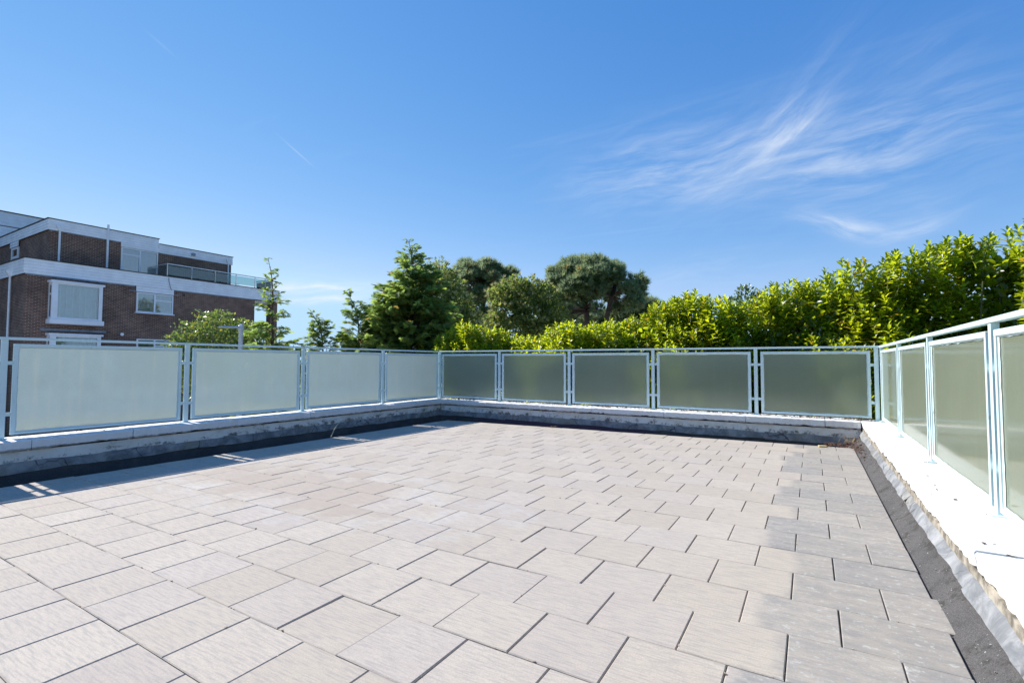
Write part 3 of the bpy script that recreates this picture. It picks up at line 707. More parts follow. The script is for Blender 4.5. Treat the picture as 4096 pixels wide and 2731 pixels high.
# balustrade on the flat roof
bal = bpart(MB().box(XL-.06, XL+.0, 11.85, 18.6, 7.05, 7.10), 'balcony_railing', M_steel)
MB().box(XL-1.28, XL-.062, 11.85, 11.91, 7.05, 7.10).build('handrail', M_steel, bal); MB().box(XL-1.9, XL-.062, 18.54, 18.6, 7.05, 7.10).build('handrail', M_steel, bal)
MB().box(XL-4.2, XL-4.15, 17.0, 18.6, 7.05, 7.09).build('handrail', M_steel, bal)
ys = [11.88, 13.25, 14.66, 16.03, 17.35, 18.1, 18.57]
for y in ys: MB().box(XL-.05, XL-.01, y-.02, y+.02, 6.33, 7.05).build('post', M_steel, bal)
for a_, b_ in zip(ys[:-1], ys[1:]): MB().box(XL-.034, XL-.026, a_+.05, b_-.05, 6.42, 6.98).build('pane', M_balglass, bal)
MB().box(XL-1.26, XL-.1, 11.876, 11.884, 6.42, 6.98).build('pane', M_balglass, bal)
MB().box(XL-1.85, XL-.1, 18.566, 18.574, 6.42, 6.98).build('pane', M_balglass, bal)
# taller block behind, far left
rb = thing('rear_brick_block', 'taller brick block with white clad top behind the flats at the far left', 'building', (-45, 5, -3))
RL = Matrix.Translation(-Vector(rb.location))
def rpart(mb, name, m): ob = mb.build(name, m, rb); ob.matrix_parent_inverse = RL; return ob
rpart(MB().box(-52, -46.01, -8, 12.5, -3, 10.5), 'wall', M_brick)
# (numbers follow from the flats' roof line seen at 46 m)
for i in range(4):
    rpart(MB().box(-46.0, -45.96, -8, 12.6, 10.50+i*.235, 10.50+(i+1)*.235-.007), 'cladding_board', M_clad)
rpart(MB().box(-52, -45.9, -8.05, 12.65, 11.445, 11.50), 'roof_trim', M_dark)
for i in range(6):
    rpart(MB().box(-46.0, -45.97, 5.1, 8.8, 9.0+i*.24, 9.0+(i+1)*.24-.007), 'cladding_board', M_clad)

# ------------------------------------------------------------------ street lamp
lp = thing('street_lamp', 'grey street lamp with flat head in front of the round bush by the flats', 'street lamp', (-14.31, 6.44, -3))
def lo(mb, name, par, m): return mb.build(name, m, par)
M_lamp = m_plain('grey_lamp_paint', (.42, .46, .50), .5, .0, .05)
lo(MB().tube([(0, 0, 0), (0, 0, 1.2), (0, 0, 1.25), (0, 0, 5.2)], [.085, .085, .07, .065], 10), 'pole', lp, M_lamp)
lo(MB().tube([(0, 0, 5.201), (0, 0, 5.34)], [.10, .085], 10), 'collar', lp, M_lamp)
dl = Vector((-.45, -.89, 0)).normalized(); nl = Vector((dl.y, -dl.x, 0))
h = MB()
secs = [(0.0, .09, .05), (.12, .13, .06), (.45, .14, .045), (.62, .10, .02)]
for s, w, t in secs:
    for a_, z in ((-w, 5.27), (w, 5.27), (w*.8, 5.27+t), (-w*.8, 5.27+t)):
        p = dl*s + nl*a_; h.v.append((p.x, p.y, z))
for i in range(3):
    for j in range(4): h.f.append((i*4+j, i*4+(j+1) % 4, i*4+4+(j+1) % 4, i*4+4+j))
h.f += [(3, 2, 1, 0), (12, 13, 14, 15)]
lo(h, 'lamp_head', lp, M_lamp)
lo(MB().tube([(0, 0, 5.341), (0, 0, 5.41)], [.05, .04], 8), 'photocell', lp, M_upvc)

# ------------------------------------------------------------------ trees
def finish_tree(t, tr, leaves, m, name='crown'):
    loc = Vector(t.location)
    ob = tr.build('trunk', m[1], t, True); ob.matrix_parent_inverse = Matrix.Translation(-loc)
    me = leafmesh(name, leaves, m[0]); ob = bpy.data.objects.new(name, me); link(ob, t); ob.matrix_parent_inverse = Matrix.Translation(-loc); ob['kind'] = 'stuff'
    return t
def conifer(x, y, ztop, prof, label, nbr, lean=(0.25, 0.0), tipdroop=.5, sparse_top=.25, zlow=-.5, spray=.42, dens=1.0, m=None, seed=0):
    """prof(h 0..1 from top) -> radius; leylandii style upswept feathery branches"""
    r = np.random.default_rng(seed+11); t = thing('conifer_tree', label, 'conifer', (x, y, -3))
    H = ztop+3; tr = MB(); pts = []; rad = []
    lx, ly = lean
    for i in range(14):
        q = i/13; k = max(0, q-.8)/.2
        pts.append((x+lx*k*k*.9+.05*math.sin(q*9+seed), y+ly*k*k*.9, -3+H*q - (.12*k*k if tipdroop else 0))); rad.append(.13*(1-q)**1.1*H/8+.006)
    tr.tube(pts, rad, 7)
    P3 = np.array(pts)
    O = []; D = []; N = []; Ls = []
    for b in range(nbr):
        h = r.random()**.72   # h: 0 top .. 1 low
        z = ztop - h*(ztop-zlow); 
        qq = (z+3)/H; c = np.array([np.interp(qq, np.linspace(0, 1, 14), P3[:, j]) for j in range(3)])
        az = r.random()*2*math.pi; Rb = prof(h)*(.75+.4*r.random()); 
        up = .85 - .40*h + r.normal()*.22
        dirh = np.array([math.cos(az), math.sin(az), 0])
        n = max(4, int(Rb/.13)); bp = []
        for i in range(n+1):
            s = i/n; bp.append(c + dirh*Rb*s + np.array([0, 0, 1])*Rb*(up*s - .35*s*s) )
        tr.tube([tuple(v) for v in bp], [.005+.014*(1-i/n)*min(1, Rb) for i in range(n+1)], 3)
        bp = np.array(bp); ns = int((3+Rb*15)*dens)
        for k in range(ns):
            s = .12+.88*r.random()**.75; i = min(n-1, int(s*n)); o = bp[i]+(bp[i+1]-bp[i])*(s*n-i)
            tg = bp[i+1]-bp[i]; tg = tg/np.linalg.norm(tg); side = np.cross(tg, [0, 0, 1]); side /= np.linalg.norm(side)
            sg = r.choice([-1, 1]); d = tg*(.75+.3*r.random()) + side*sg*(.75*r.random()) + np.array([0, 0, r.normal()*.22]) 
            O.append(o); D.append(d); N.append(np.cross(side, tg)*1.0 + r.normal(size=3)*.6); Ls.append(min(spray, .12+.30*Rb)*(.5+.6*r.random())*(1.15-.4*s))
    # feathery leader
    for k in range(9):
        q = r.random()*.15; z = ztop - q*(ztop-zlow); qq = (z+3)/H; c = np.array([np.interp(qq, np.linspace(0, 1, 14), P3[:, j]) for j in range(3)])
        az = r.random()*6.28; O.append(c); D.append([math.cos(az)*.7+lx*2.2, math.sin(az)*.7+ly*2.2, .35-r.random()*.7]); N.append(r.normal(size=3)*.3+[0, 0, 1]); Ls.append(spray*(.2+.2*r.random()))
    O, D, N, Ls = map(np.array, (O, D, N, Ls)); N = N*np.sign(N[:, 2:3]+1e-6)
    L = scatter(SV, SF, O, D, N, Ls, Ls*.95, r.random(len(O)))
    return finish_tree(t, tr, [L], (m or M_cypress, M_bark))
def PR_(*p):
    hx = [q[0] for q in p]; rx = [q[1] for q in p]
    return lambda h: float(np.interp(h, hx, rx))
conifer(-10.25, 9.95, 5.50, PR_((0, .10), (.05, .16), (.12, .32), (.22, .56), (.32, .92), (.5, 1.32), (.66, 1.62), (1, 2.0)), 'tallest feathery conifer behind the corner of the terrace, left of the pines', 620, (-.12, -.05), spray=.40, dens=1.05, seed=1)
conifer(-11.45, 8.72, 3.68, PR_((0, .10), (.08, .18), (.2, .36), (.43, .62), (1, .95)), 'mid height feathery conifer with a bent tip, left of the tallest one', 250, (-.34, -.26), spray=.32, dens=1.3, seed=2)
conifer(-12.12, 7.88, 2.93, PR_((0, .10), (.08, .20), (.2, .34), (.35, .44), (1, .75)), 'smallest feathery conifer alone against the sky, drooping to the left', 170, (-.34, -.26), spray=.30, dens=1.2, seed=3)
conifer(-15.5, 8.30, 5.10, PR_((0, .10), (.08, .2), (.2, .32), (.33, .5), (.48, .62), (.58, 1.0), (1, 1.6)), 'thin scraggy conifer with a bare top in front of the end of the brick flats', 150, (-.15, -.2), spray=.40, dens=1.0, seed=4, zlow=-.8)
conifer(-22.6, 15.3, 2.02, PR_((0, .1), (.5, .6), (1, 1.0)), 'low distant conifer tip just showing over the rail by the thin conifer', 40, (-.1, 0), spray=.4, seed=5)

def lobes_tree(kind, label, cat, x, y, lobes, m, bark, n, size, seed, trunk=None, forks=(), tmpl=(QV, QF), shell=.5, wl=.6, up=.3, inner=None, extra=None, zbase=-3, tr_r=.2):
    """lobes: (cx, cy, cz, rx, rz) in world metres; foliage on their shells, limbs out to each"""
    r = np.random.default_rng(seed); t = thing(kind, label, cat, (x, y, zbase)); tr = MB()
    zc = min(l[2] for l in lobes); 
    trunks = trunk or [[(x, y, zbase), (x+.1, y, (zbase+zc)/2), (x, y, zc)]]
    ends = []
    for tk in trunks:
        k = len(tk); tr.tube(tk, [tr_r*(1-.55*i/(k-1)) for i in range(k)], 8); ends += [Vector(p) for p in tk[len(tk)//2:]]
    P = []; 
    vol = np.array([l[3]**2*l[4] for l in lobes])**.67; vol = vol/vol.sum()
    for (cx, cy, cz, rx, rz), f in zip(lobes, vol):
        e = min(ends, key=lambda q: (q-Vector((cx, cy, cz))).length); c = Vector((cx, cy, cz-rz*.2)); mid = (e+c)/2 + Vector((r.normal()*.2, r.normal()*.2, .1))
        tr.tube([tuple(e), tuple(mid), tuple(c)], [tr_r*.35, tr_r*.22, tr_r*.1], 5)
        for k in range(6):
            dd = rdir(1)[0]; tip = (cx+dd[0]*rx*.85, cy+dd[1]*rx*.85, cz+abs(dd[2])*rz*.7-.1*rz)
            mm = ((c.x+tip[0])/2+r.normal()*.1, (c.y+tip[1])/2+r.normal()*.1, (c.z+tip[2])/2+r.normal()*.12)
            tr.tube([tuple(c), mm, tip], [tr_r*.1, tr_r*.06, tr_r*.03], 4)
        nn = int(n*f); d = unit(r.normal(size=(nn, 3)))
        rad = 1-shell*r.random(nn)**1.6; bump = 1+.16*np.sin(d[:, 0]*5+cx)*np.sin(d[:, 1]*5+cy)+.1*np.sin(d[:, 2]*9+cz)
        pts = d*(rad*bump)[:, None]*[rx, rx, rz] + [cx, cy, cz]
        P.append((pts, d))
    O = np.concatenate([p[0] for p in P]); Dn = np.concatenate([p[1] for p in P])
    D = Dn*.7 + r.normal(size=Dn.shape)*.55 + [0, 0, up]
    N = Dn + r.normal(size=Dn.shape)*.6
    s = size*(.6+.7*r.random(len(O)))
    parts = [scatter(tmpl[0], tmpl[1], O, D, N, s, s*wl, r.random(len(O)))]
    finish_tree(t, tr, parts, (m, bark))
    if extra:
        me_m, cnt, es = extra; idx = r.choice(len(O), cnt, replace=False); k = idx[(Dn[idx, 2] > -.1)]
        # catkins on the outermost points
        oo = O[k] + Dn[k]*.12
        L = scatter(TV, TF, oo, Dn[k]+[0, 0, .4], r.normal(size=(len(k), 3)), es*(.6+.6*r.random(len(k))), es*.9, r.random(len(k)))
        ob = bpy.data.objects.new('catkins', leafmesh('catkins', [L], me_m)); link(ob, t); ob.matrix_parent_inverse = Matrix.Translation(-Vector(t.location)); ob['kind'] = 'stuff'
    return t
# local sideways axis of the view for laying lobes out (world directions, fixed)
def across(x, y, dx, dd=0.0):
    v = Vector((x-CAM.x, y-CAM.y, 0)).normalized(); s = Vector((v.y, -v.x, 0)); p = Vector((x, y, 0))+s*dx+v*dd; return p.x, p.y
def LB(x, y, L): 
    out = []
    for dx, dd, z, rx, rz in L:
        px, py = across(x, y, dx, dd); out.append((px, py, z, rx, rz))
    return out
def dome(x, y, c0, z0, W, Hh, n, seed, rr=.55, flat=.62, extra=()):
    r = np.random.default_rng(seed); L = []
    for i in range(n):
        a = r.random()*2*math.pi; q = r.random()**.6; dx = W*q*math.cos(a); dd = W*.8*q*math.sin(a)
        top = z0+Hh*math.sqrt(max(0, 1-q*q*.95)); z = top-abs(r.normal())*.35-(r.random() < .5)*r.random()*Hh*1.0
        rx = rr*(.65+.6*r.random()); L.append((c0+dx, dd, z, rx, rx*flat))
    return L+list(extra)
# left pine (34 m) and right pine (32 m)
PL = (-18.25, 25.3)
lobes_tree('pine_tree', 'left hand dark umbrella pine, partly hidden behind the tallest conifer', 'pine', PL[0], PL[1],
    LB(*PL, dome(*PL, .1, 5.8, 3.0, 2.25, 70, 5)),
    M_pine, M_pbark, 6000, .34, 21, [[(PL[0], PL[1], -3), (PL[0]-.1, PL[1], 3.2), (PL[0]+.3, PL[1]+.2, 5.6)], [(PL[0], PL[1], 3.0), (PL[0]+.9, PL[1]+.5, 4.6), (PL[0]+1.2, PL[1]+.6, 5.6)]], tmpl=(TV, TF), wl=1, up=.7, tr_r=.3)
PR = (-10.95, 27.05)
t0 = across(*PR, .0); t1 = across(*PR, 1.25)
lobes_tree('pine_tree', 'right hand umbrella pine with twin bare trunks and a broad domed crown above the hedge', 'pine', PR[0], PR[1],
    LB(*PR, dome(*PR, .15, 5.2, 3.2, 2.6, 84, 6, extra=((3.0,.1,5.5,.55,.35),(-2.6,0,5.6,.5,.35),(-1.4,.6,5.2,.5,.3)))),
    M_pine, M_pbark, 7600, .34, 22, [[(t0[0], t0[1], -3), (t0[0], t0[1], 3.0), (t0[0]-.05, t0[1], 4.6), (t0[0]-.6, t0[1], 6.2)],
        [(t1[0], t1[1], -3), (t1[0]+.1, t1[1], 2.6), (t1[0]-.1, t1[1], 3.8), (t1[0]+.3, t1[1], 5.4), (t1[0]+.5, t1[1]+.2, 6.2)]], tmpl=(TV, TF), wl=1, up=.7, tr_r=.26)
PM = across(*PR, -1.0, 6.0)
lobes_tree('pine_tree', 'shaded lower pine filling the gap under the broad domed crown', 'pine', PM[0], PM[1],
    LB(*PM, [(-1.6,0,4.9,.9,.7),(-.4,0,5.0,1.0,.8),(.8,0,4.9,.9,.7),(2.4,0,4.4,1.1,.8),(3.0,.4,4.9,.8,.5),(-1.2,0,3.9,1.0,.8),(0,.3,5.6,1.0,.6),(1.6,0,3.6,1.2,.8),(-2.0,0,2.9,1.2,.8),(.2,0,2.8,1.5,.8),(.5,0,3.7,1.2,.8),(-2.4,0,4.0,.8,.7),(3.6,0,3.7,1.0,.7),(-2.9,0,5.8,.6,.4)]), M_pine, M_pbark, 4600, .38, 23, tmpl=(TV, TF), wl=1, up=.6, tr_r=.18)
PS = (-8.75, 32.0)
lobes_tree('pine_tree', 'small dark pine crown low beside the domed pine, touching the hedge top', 'pine', PS[0], PS[1],
    LB(*PS, [(-.8,0,4.9,.8,.6),(.2,0,5.2,.8,.5),(1.0,0,4.8,.8,.5),(-1.6,0,4.5,.8,.5),(.4,0,4.2,.9,.6)]), M_pine, M_pbark, 1500, .40, 24, tmpl=(TV, TF), wl=1, up=.7, tr_r=.15)
# sweet chestnuts
CH = (-15.4, 17.4)
lobes_tree('chestnut_tree', 'sweet chestnut with creamy catkins rising right behind the tallest conifer', 'chestnut tree', CH[0], CH[1],
    LB(*CH, [(.05,0,5.75,.75,.75),(-.6,.2,5.2,.7,.7),(.7,.2,5.2,.7,.7),(0,0,4.6,1.0,.8),(1.1,0,4.2,.9,.8),(-1.0,0,4.1,.9,.8),(.4,0,3.4,1.3,.9),(1.6,0,3.2,.9,.8),(-1.3,0,3.1,.9,.8),(.5,0,2.3,1.6,.9)]),
    M_chest, M_bark, 11000, .17, 31, extra=(M_catkin, 1000, .24), tr_r=.18)
CM = (-12.4, 21.95)
lobes_tree('chestnut_tree', 'sweet chestnut with yellowish catkins between the two umbrella pines', 'chestnut tree', CM[0], CM[1],
    LB(*CM, [(-.9,0,5.5,.8,.6),(.1,.2,5.55,.8,.5),(-1.6,.2,5.0,.8,.7),(.9,0,4.9,.8,.7),(-.2,0,4.6,1.0,.7),(-1.4,0,4.1,.9,.7),(1.3,0,4.0,.8,.7),(.2,0,3.7,1.1,.7),(-.9,0,3.1,1.1,.8),(.9,0,2.9,1.1,.8),(-1.9,0,3.3,.8,.8),(1.9,0,2.9,.7,.7),(-2.2,0,2.3,1.0,.7)]),
    M_chest, M_bark, 12000, .18, 32, extra=(M_catkin, 800, .25), tr_r=.18)
SH = (-11.0, 10.2)
lobes_tree('mixed_shrub', 'dense dark green small leaved shrub filling the gap left of the tallest conifer', 'shrub', SH[0], SH[1],
    LB(*SH, [(-.2,0,2.4,.5,.6),(-.9,.2,1.9,.6,.6),(.3,.3,1.9,.7,.7),(-.4,0,1.2,1.0,.8),(.7,.2,1.1,.9,.8),(-1.5,0,1.2,.6,.7),(-.5,.1,2.75,.25,.35),(0,0,.3,1.6,.8)]), M_magn, M_bark, 8000, .10, 61, wl=.5, up=.6, tr_r=.07)
OK_ = (-17.6, 23.0)
lobes_tree('broadleaf_tree', 'shaded dark broadleaf tree low behind the gap between the left pine and the middle chestnut', 'tree', OK_[0], OK_[1],
    LB(*OK_, [(-1.5,0,4.2,1.0,.8),(-.3,0,4.6,1.0,.8),(1.0,0,4.3,1.0,.8),(2.0,0,3.6,.9,.8),(0,0,3.4,1.3,.9),(-1.8,0,3.0,1.1,.9),(1.4,0,2.6,1.3,.9),(-.4,0,2.2,1.5,.9)]), M_chest, M_bark, 7000, .17, 33, tr_r=.16)
# bright round bush by the flats
BU = (-19.9, 8.75)
lobes_tree('round_bush', 'bright green small leaved bush in front of the brick flats behind the street lamp', 'bush', BU[0], BU[1],
    LB(*BU, [(-.1,0,2.75,.85,.65),(-.95,.1,2.2,.75,.7),(.8,.1,2.45,.85,.6),(-1.4,0,1.6,.7,.7),(1.5,0,2.0,.8,.7),(0,-.3,1.7,1.2,.8),(-.6,-.3,1.1,1.2,.8),(1.1,-.2,1.2,1.1,.8),(2.2,0,1.3,.8,.8),(.2,0,.3,2.0,.9)]),
    M_birch, M_bark, 15000, .105, 41, wl=.75, tr_r=.10, shell=.6)
MG = (-.30, 13.4)
lobes_tree('evergreen_shrub', 'dark small leaved evergreen poking up behind the middle of the laurel hedge', 'shrub', MG[0], MG[1],
    LB(*MG, [(0,0,3.2,.26,.3),(-.32,0,2.95,.2,.22),(.42,0,2.98,.22,.22),(.1,0,2.6,.5,.4),(-.5,0,2.5,.3,.3),(.6,0,2.55,.3,.3)]), M_magn, M_bark, 1500, .11, 51, wl=.5, up=.8, tr_r=.05)
# hidden grey gable
gh = thing('grey_house', 'pale grey rendered house corner just showing through the laurel hedge top', 'house', (0.4, 28.5, -3))
ob = MB().box(-.62, 4.5, 27.6, 33, -3, 4.78).build('wall', m_plain('pale_grey_render', (.42, .45, .50), .8, 0, .05), gh); ob.matrix_parent_inverse = Matrix.Translation(-Vector(gh.location))
ob = MB().add([(-.75,27.5,4.782),(4.6,27.5,4.782),(4.6,33.1,4.782),(-.75,33.1,4.782),(.4,29,5.05),(4.6,29,5.05)], [(0,1,5,4),(0,4,3),(4,5,2,3),(1,2,5),(0,3,2,1)]).build('roof', m_plain('grey_roof', (.3, .32, .35), .7), gh); ob.matrix_parent_inverse = Matrix.Translation(-Vector(gh.location))

# ------------------------------------------------------------------ laurel hedge
def hedge():
    t = thing('laurel_hedge', 'tall bright green cherry laurel hedge wrapping round the back and right of the terrace', 'hedge', (0, 9.6, -3))
    loc = Matrix.Translation(-Vector(t.location)); r = np.random.default_rng(99)
    px = np.array([-9.6, -8.2, -7.42, -6.6, -5.64, -5.0, -4.19, -3.5, -2.9, -2.3, -2.04, -1.5, -.98, -.5, .02, .4, .77, 1.3, 1.89, 2.3, 2.69, 3.07, 3.58, 4.0, 4.39, 6.5])
    pz = np.array([1.55, 2.15, 2.34, 2.20, 1.88, 1.95, 2.22, 2.15, 2.19, 2.40, 2.55, 2.72, 2.90, 2.66, 2.50, 2.80, 2.92, 3.02, 3.19, 3.22, 3.27, 3.33, 3.62, 3.55, 3.62, 3.7])-.12
    O = []; D = []; big = []
    # back run: y 8.55 front, 10 rear
    def run_back(n):
        x = r.uniform(-9.4, 5.2, n); zt = np.interp(x, px, pz)
        z = -.9+(zt+.9)*r.random(n)**.8
        y = 8.42+.30*z.clip(0, 3) + r.gamma(1.6, .24, n); y = np.where(z > zt-.45, 9.05+.9*r.random(n), y) + .26*np.sin(x*1.9+.6*np.sin(z*2))+.16*np.sin(x*4.7+z*3)
        return np.stack([x, y, z], 1), np.tile([0, -.75, .65], (n, 1))
    def run_right(n):
        y = r.uniform(.5, 8.6, n); zt = 2.50+.11*y+.12*np.sin(y*2.3)
        x = 4.25 + r.gamma(1.6, .22, n); z = -.9+(zt+.9)*r.random(n)**.8
        x = np.where(z > zt-.45, 4.25+1.0*r.random(n), x)+.15*np.sin(y*2.3)+.1*np.sin(y*5+z*3)
        return np.stack([x, y, z], 1), np.tile([-.75, 0, .65], (n, 1))
    a1, b1 = run_back(5200); a2, b2 = run_right(2200)
    ctr = np.concatenate([a1, a2]); out = np.concatenate([b1, b2])
    n = len(ctr)
    ax = unit(out*.45 + [0, 0, .9] + r.normal(size=(n, 3))*.28)     # shoot axis
    sl = .26+.22*r.random(n)                                           # shoot length
    stems = MB(); LO = []; LD = []; LN = []; LL = []; LR = []
    for i in range(n):
        base = ctr[i]-ax[i]*sl[i]*.5; k = 13; tone = r.random()
        A = ax[i]; e = np.cross(A, [.3, .9, .1]); e /= np.linalg.norm(e); f = np.cross(A, e); ph = r.random()*6.28
        q = (np.arange(k)+.5*r.random(k))/k; an = ph+np.arange(k)*2.4; radial = e*np.cos(an)[:, None]+f*np.sin(an)[:, None]
        lift = .35+1.15*q[:, None]**1.5                              # top leaves stand up, lower ones spread
        d = radial*(1.15-.55*q[:, None]) + A*lift; d[:, 2] -= .12*(1-q)
        LO.append(base+A*(sl[i]*q)[:, None]); LD.append(d); LN.append(A*1.2-radial*.55+r.normal(size=(k, 3))*.15)
        LL.append(1.04*(.095+.065*np.sin(np.pi*np.minimum(1, .25+q*.75)))*(.85+.3*r.random(k))); LR.append(np.clip(tone*.5+.5*r.random(k), 0, 1))
    LO, LD, LN = map(np.concatenate, (LO, LD, LN)); LL = np.concatenate(LL); LR = np.concatenate(LR)
    # leaves that show largest: nearest to the camera and in front of the hedge
    C = np.array(CAM); v = LO-C; zz = v@np.array(w_); xx = v@np.array(r_)/np.maximum(zz, .1)*983; yy = v@np.array(u_)/np.maximum(zz, .1)*983
    front = np.where(LO[:, 0] > 3.6, LO[:, 0] < 4.55, LO[:, 1] < 9.15)
    ok = (zz > 1) & (np.abs(xx) < 505) & (np.abs(yy) < 330) & front & (LO[:, 2] > 1.75)
    cand = np.where(ok)[0]; cand = cand[np.argsort(-(LL[cand]/zz[cand]))][:300]
    keep = np.ones(len(LO), bool); keep[cand] = False
    # single leaf objects
    metas = [npmesh('leaf', *(lambda s: (s[0], s[1]))(scatter(LV, LF, np.zeros((1, 3)), np.array([[1., 0, 0]]), np.array([[0, 0, 1.]]), 1.0, .42)), M_laurel, np.full(8, tn)) for tn in (.15, .35, .6, .85, .93)]
    Dn = unit(LD); Bn = unit(np.cross(LN, Dn)); Nn = np.cross(Dn, Bn)
    for j in cand:
        o = bpy.data.objects.new('leaf', metas[int(r.integers(0, 5))]); L = LL[j]
        o.matrix_local = Matrix(((Dn[j, 0]*L, Bn[j, 0]*L, Nn[j, 0]*L, LO[j, 0]), (Dn[j, 1]*L, Bn[j, 1]*L, Nn[j, 1]*L, LO[j, 1]), (Dn[j, 2]*L, Bn[j, 2]*L, Nn[j, 2]*L, LO[j, 2]), (0, 0, 0, 1)))
        col.objects.link(o); o.parent = t; o.matrix_parent_inverse = loc
    parts = [scatter(LV, LF, LO[keep], LD[keep], LN[keep], LL[keep], LL[keep]*.42, LR[keep])]
    # inner and lower mass of leaves, kept to the darker tones
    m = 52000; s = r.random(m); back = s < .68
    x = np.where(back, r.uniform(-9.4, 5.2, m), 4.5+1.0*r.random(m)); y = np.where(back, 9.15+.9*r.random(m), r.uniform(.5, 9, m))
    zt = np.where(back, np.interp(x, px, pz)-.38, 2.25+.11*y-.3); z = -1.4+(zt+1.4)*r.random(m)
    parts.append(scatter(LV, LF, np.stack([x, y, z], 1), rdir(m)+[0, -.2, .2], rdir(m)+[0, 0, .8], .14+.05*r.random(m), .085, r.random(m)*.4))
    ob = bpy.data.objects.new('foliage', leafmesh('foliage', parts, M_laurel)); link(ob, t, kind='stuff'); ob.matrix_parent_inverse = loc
    for i in range(26):
        if i < 18: bx, by = -9+i*.8+r.normal()*.1, 9.5; tz = float(np.interp(bx, px, pz))-.8
        else: bx, by = 4.6, .8+(i-18)*1.0; tz = 1.6+.1*by
        stems.tube([(bx, by, -3), (bx+r.normal()*.1, by+r.normal()*.1, 0), (bx+r.normal()*.25, by+r.normal()*.2-.2, tz)], [.05, .035, .012], 6)
    for i in range(0, n, 2):
        b0 = ctr[i]-ax[i]*sl[i]*.9; b1_ = ctr[i]+ax[i]*sl[i]*.5; stems.tube([tuple(b0), tuple(b1_)], [.006, .003], 3)
    ob = stems.build('stems', M_stem, t, kind='stuff'); ob.matrix_parent_inverse = loc
hedge()

# ------------------------------------------------------------------ small debris
M_dead = m_plain('dead_leaf', (.13, .06, .035), .8, 0, .4, 30)
def litter(name, label, pts, sz, cat='leaf litter'):
    n = len(pts); P_ = np.array(pts, float)
    D = rdir(n)*[1, 1, .15]; N = rdir(n)*.35+[0, 0, 1]; s = sz*(.4+rng.random(n))
    me = leafmesh(name, [scatter(QV, QF, P_, D, N, s, s*.5)], M_dead); o = bpy.data.objects.new(name, me); link(o); tag(o, label, cat, kind='stuff')
pts = []
for c_, k, sx in ((-5.9, 60, .35), (-4.3, 34, .3), (-3.3, 46, .25), (-2.3, 40, .3), (-.6, 30, .35), (.2, 24, .25), (1.3, 90, .4), (1.9, 60, .12), (-1.7, 18, .2)):
    for _ in range(k): pts.append((c_+random.gauss(0, sx), YB+random.uniform(-.12, .16), HP+.006+.006*random.random()))
pts = pts+[(p[0]+random.gauss(0, .25), p[1]+random.gauss(0, .02), p[2]) for p in pts if XA < p[0] < XC-.3]
litter('leaf_litter', 'brown dead leaves scattered along the white ledge under the back railing', pts, .048)
pts = [(XA+random.uniform(-.1, .12), random.choice([5.9, 5.6, 4.6, 3.3, 1.6, 1.0, .3, -.1])+random.gauss(0, .18), HP+.008) for _ in range(120)]
litter('leaf_litter', 'few brown dead leaves on the white ledge under the left railing', pts, .03)
pts = []
for _ in range(420):
    y = 6.45-abs(random.gauss(0, .55)); x = random.uniform(1.45, 1.93) if y > 6.0 else random.uniform(1.8, 1.93)
    pts.append((x, y, zs(x, y)+.012+max(0, (x-1.80))*.5))
litter('leaf_litter', 'rusty brown leaf litter heaped in the right hand corner of the gutter', pts, .04)
pts = [(random.uniform(-6.1, -5.2), random.uniform(5.5, 6.5), -.12+.03*random.random()) for _ in range(220)]
litter('leaf_litter', 'dark leaf litter gathered in the shaded far left corner of the roof', pts, .04)
pts = [(random.uniform(XC-.26, XC-.05), random.uniform(.3, 4.5), HP+.006) for _ in range(14)]
litter('leaf_litter', 'a few single dead leaves on the sunlit white ledge at the right', pts, .05)
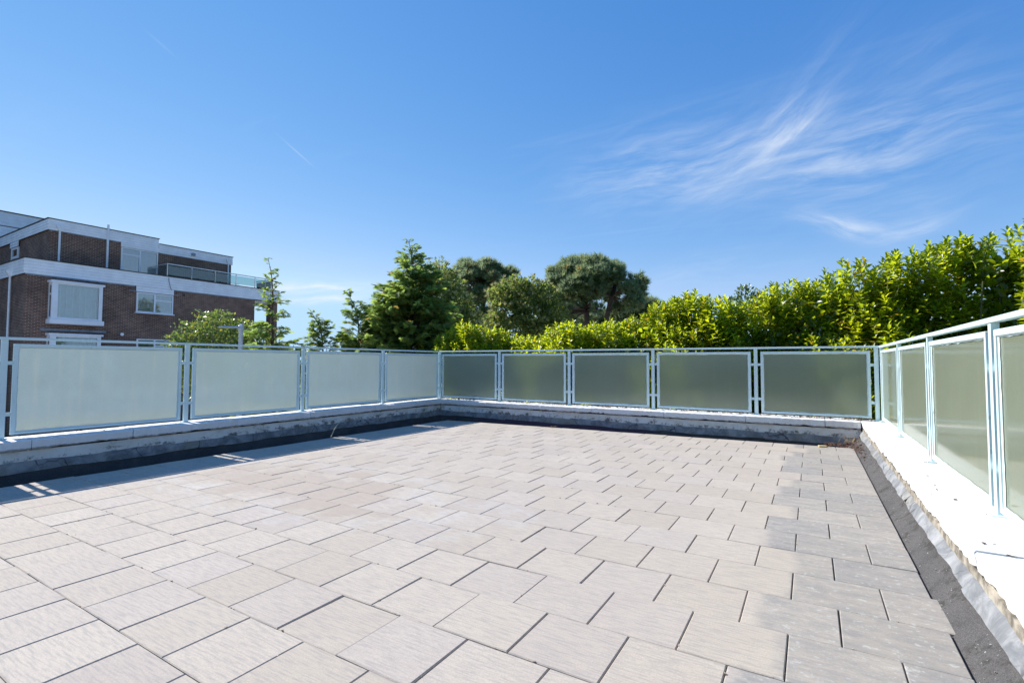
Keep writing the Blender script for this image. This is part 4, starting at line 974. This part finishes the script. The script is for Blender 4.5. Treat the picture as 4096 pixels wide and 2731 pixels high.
# grit and moss bits in the gutter on the right
gp = MB()
for _ in range(160):
    y = random.uniform(-1.6, 6.2); x = random.uniform(1.805, 1.90); s = .0012+.0022*random.random()**4
    z = zs(x, y)+.012+.125*max(0, (x-1.78)/.16)**2; gp.box(x-s, x+s, y-s*1.4, y+s, z-.002, z+s)
o = gp.build('gutter_grit', m_plain('pale_grit', (.42, .40, .36), .8, 0, .5, 60)); tag(o, 'pale grit and stone chips lying in the felt gutter on the right', 'grit', kind='stuff')
gp = MB()
for _ in range(420):
    k = random.randint(-4, 12); 
    if random.random() < .5: x = random.uniform(-4, 1.7); y = k*DY+random.gauss(0, .004)
    else: x = random.randint(-9, 4)*LX+(0 if k % 2 else .5)*LX+random.gauss(0, .003); y = k*DY+random.uniform(0, DY)
    s = .0015+.003*random.random()**2; z = zs(x, y)-.001; gp.box(x-s, x+s, y-s*1.4, y+s, z-.002, z+s*1.4)
o = gp.build('joint_grit', m_plain('joint_grit_mat', (.38, .31, .24), .8, 0, .5, 60)); tag(o, 'tiny crumbs of grit lodged in the joints between the paving slabs', 'grit', kind='stuff')
# curved dead stalk by the left parapet
x0, y0 = -5.62, 3.02
st = MB().tube([(x0, y0, -.06), (x0-.02, y0+.07, .04), (x0-.04, y0+.16, .13), (x0-.05, y0+.29, .185), (x0-.05, y0+.37, .18)], [.008, .008, .007, .006, .003], 6)
o = st.build('dead_stalk', m_plain('dry_stalk', (.45, .38, .27), .8)); tag(o, 'single curved dry stalk standing against the dark foot of the left parapet', 'dead stalk')
# yellow offcut near the far right corner
o = MB().box(-.05, .05, -.03, .03, 0, .022, .003).build('sponge_scrap', m_plain('yellow_foam', (.55, .42, .20), .8)); o.location = (1.42, 5.93, zs(1.42, 5.93)+.002); o.rotation_euler = (0, 0, .3)
tag(o, 'small yellowish scrap lying on the paving near the far right corner', 'scrap')
# dry weeds
def weed(x, y, z, n, h, label, c, seed):
    r = random.Random(seed); mb = MB()
    for _ in range(n):
        a_ = r.random()*6.28; l = h*(.4+.7*r.random()); dx, dy = math.cos(a_)*l*.7, math.sin(a_)*l*.7; bx, by = x+r.gauss(0, .04), y+r.gauss(0, .04)
        mb.tube([(bx, by, z), (bx+dx*.4, by+dy*.4, z+l*.6), (bx+dx, by+dy, z+l*.8*r.random())], [.003, .002, .001], 3)
    o = mb.build('dry_weed', c, smooth=False); tag(o, label, 'weed')
M_dry = m_plain('dry_straw', (.30, .22, .13), .9, 0, .3, 20); M_dweed = m_plain('dark_weed', (.10, .08, .045), .9, 0, .4, 20)
weed(-5.2, 6.15, -.15, 60, .16, 'dark straggly weed in the shaded far left corner of the roof', M_dweed, 1)
weed(-2.95, 5.98, -.09, 14, .12, 'small tuft of dry stalks at the foot of the back parapet', M_dry, 2)
weed(1.78, 6.42, .02, 26, .16, 'dry brown weed sprouting in the right hand gutter corner', M_dry, 3)
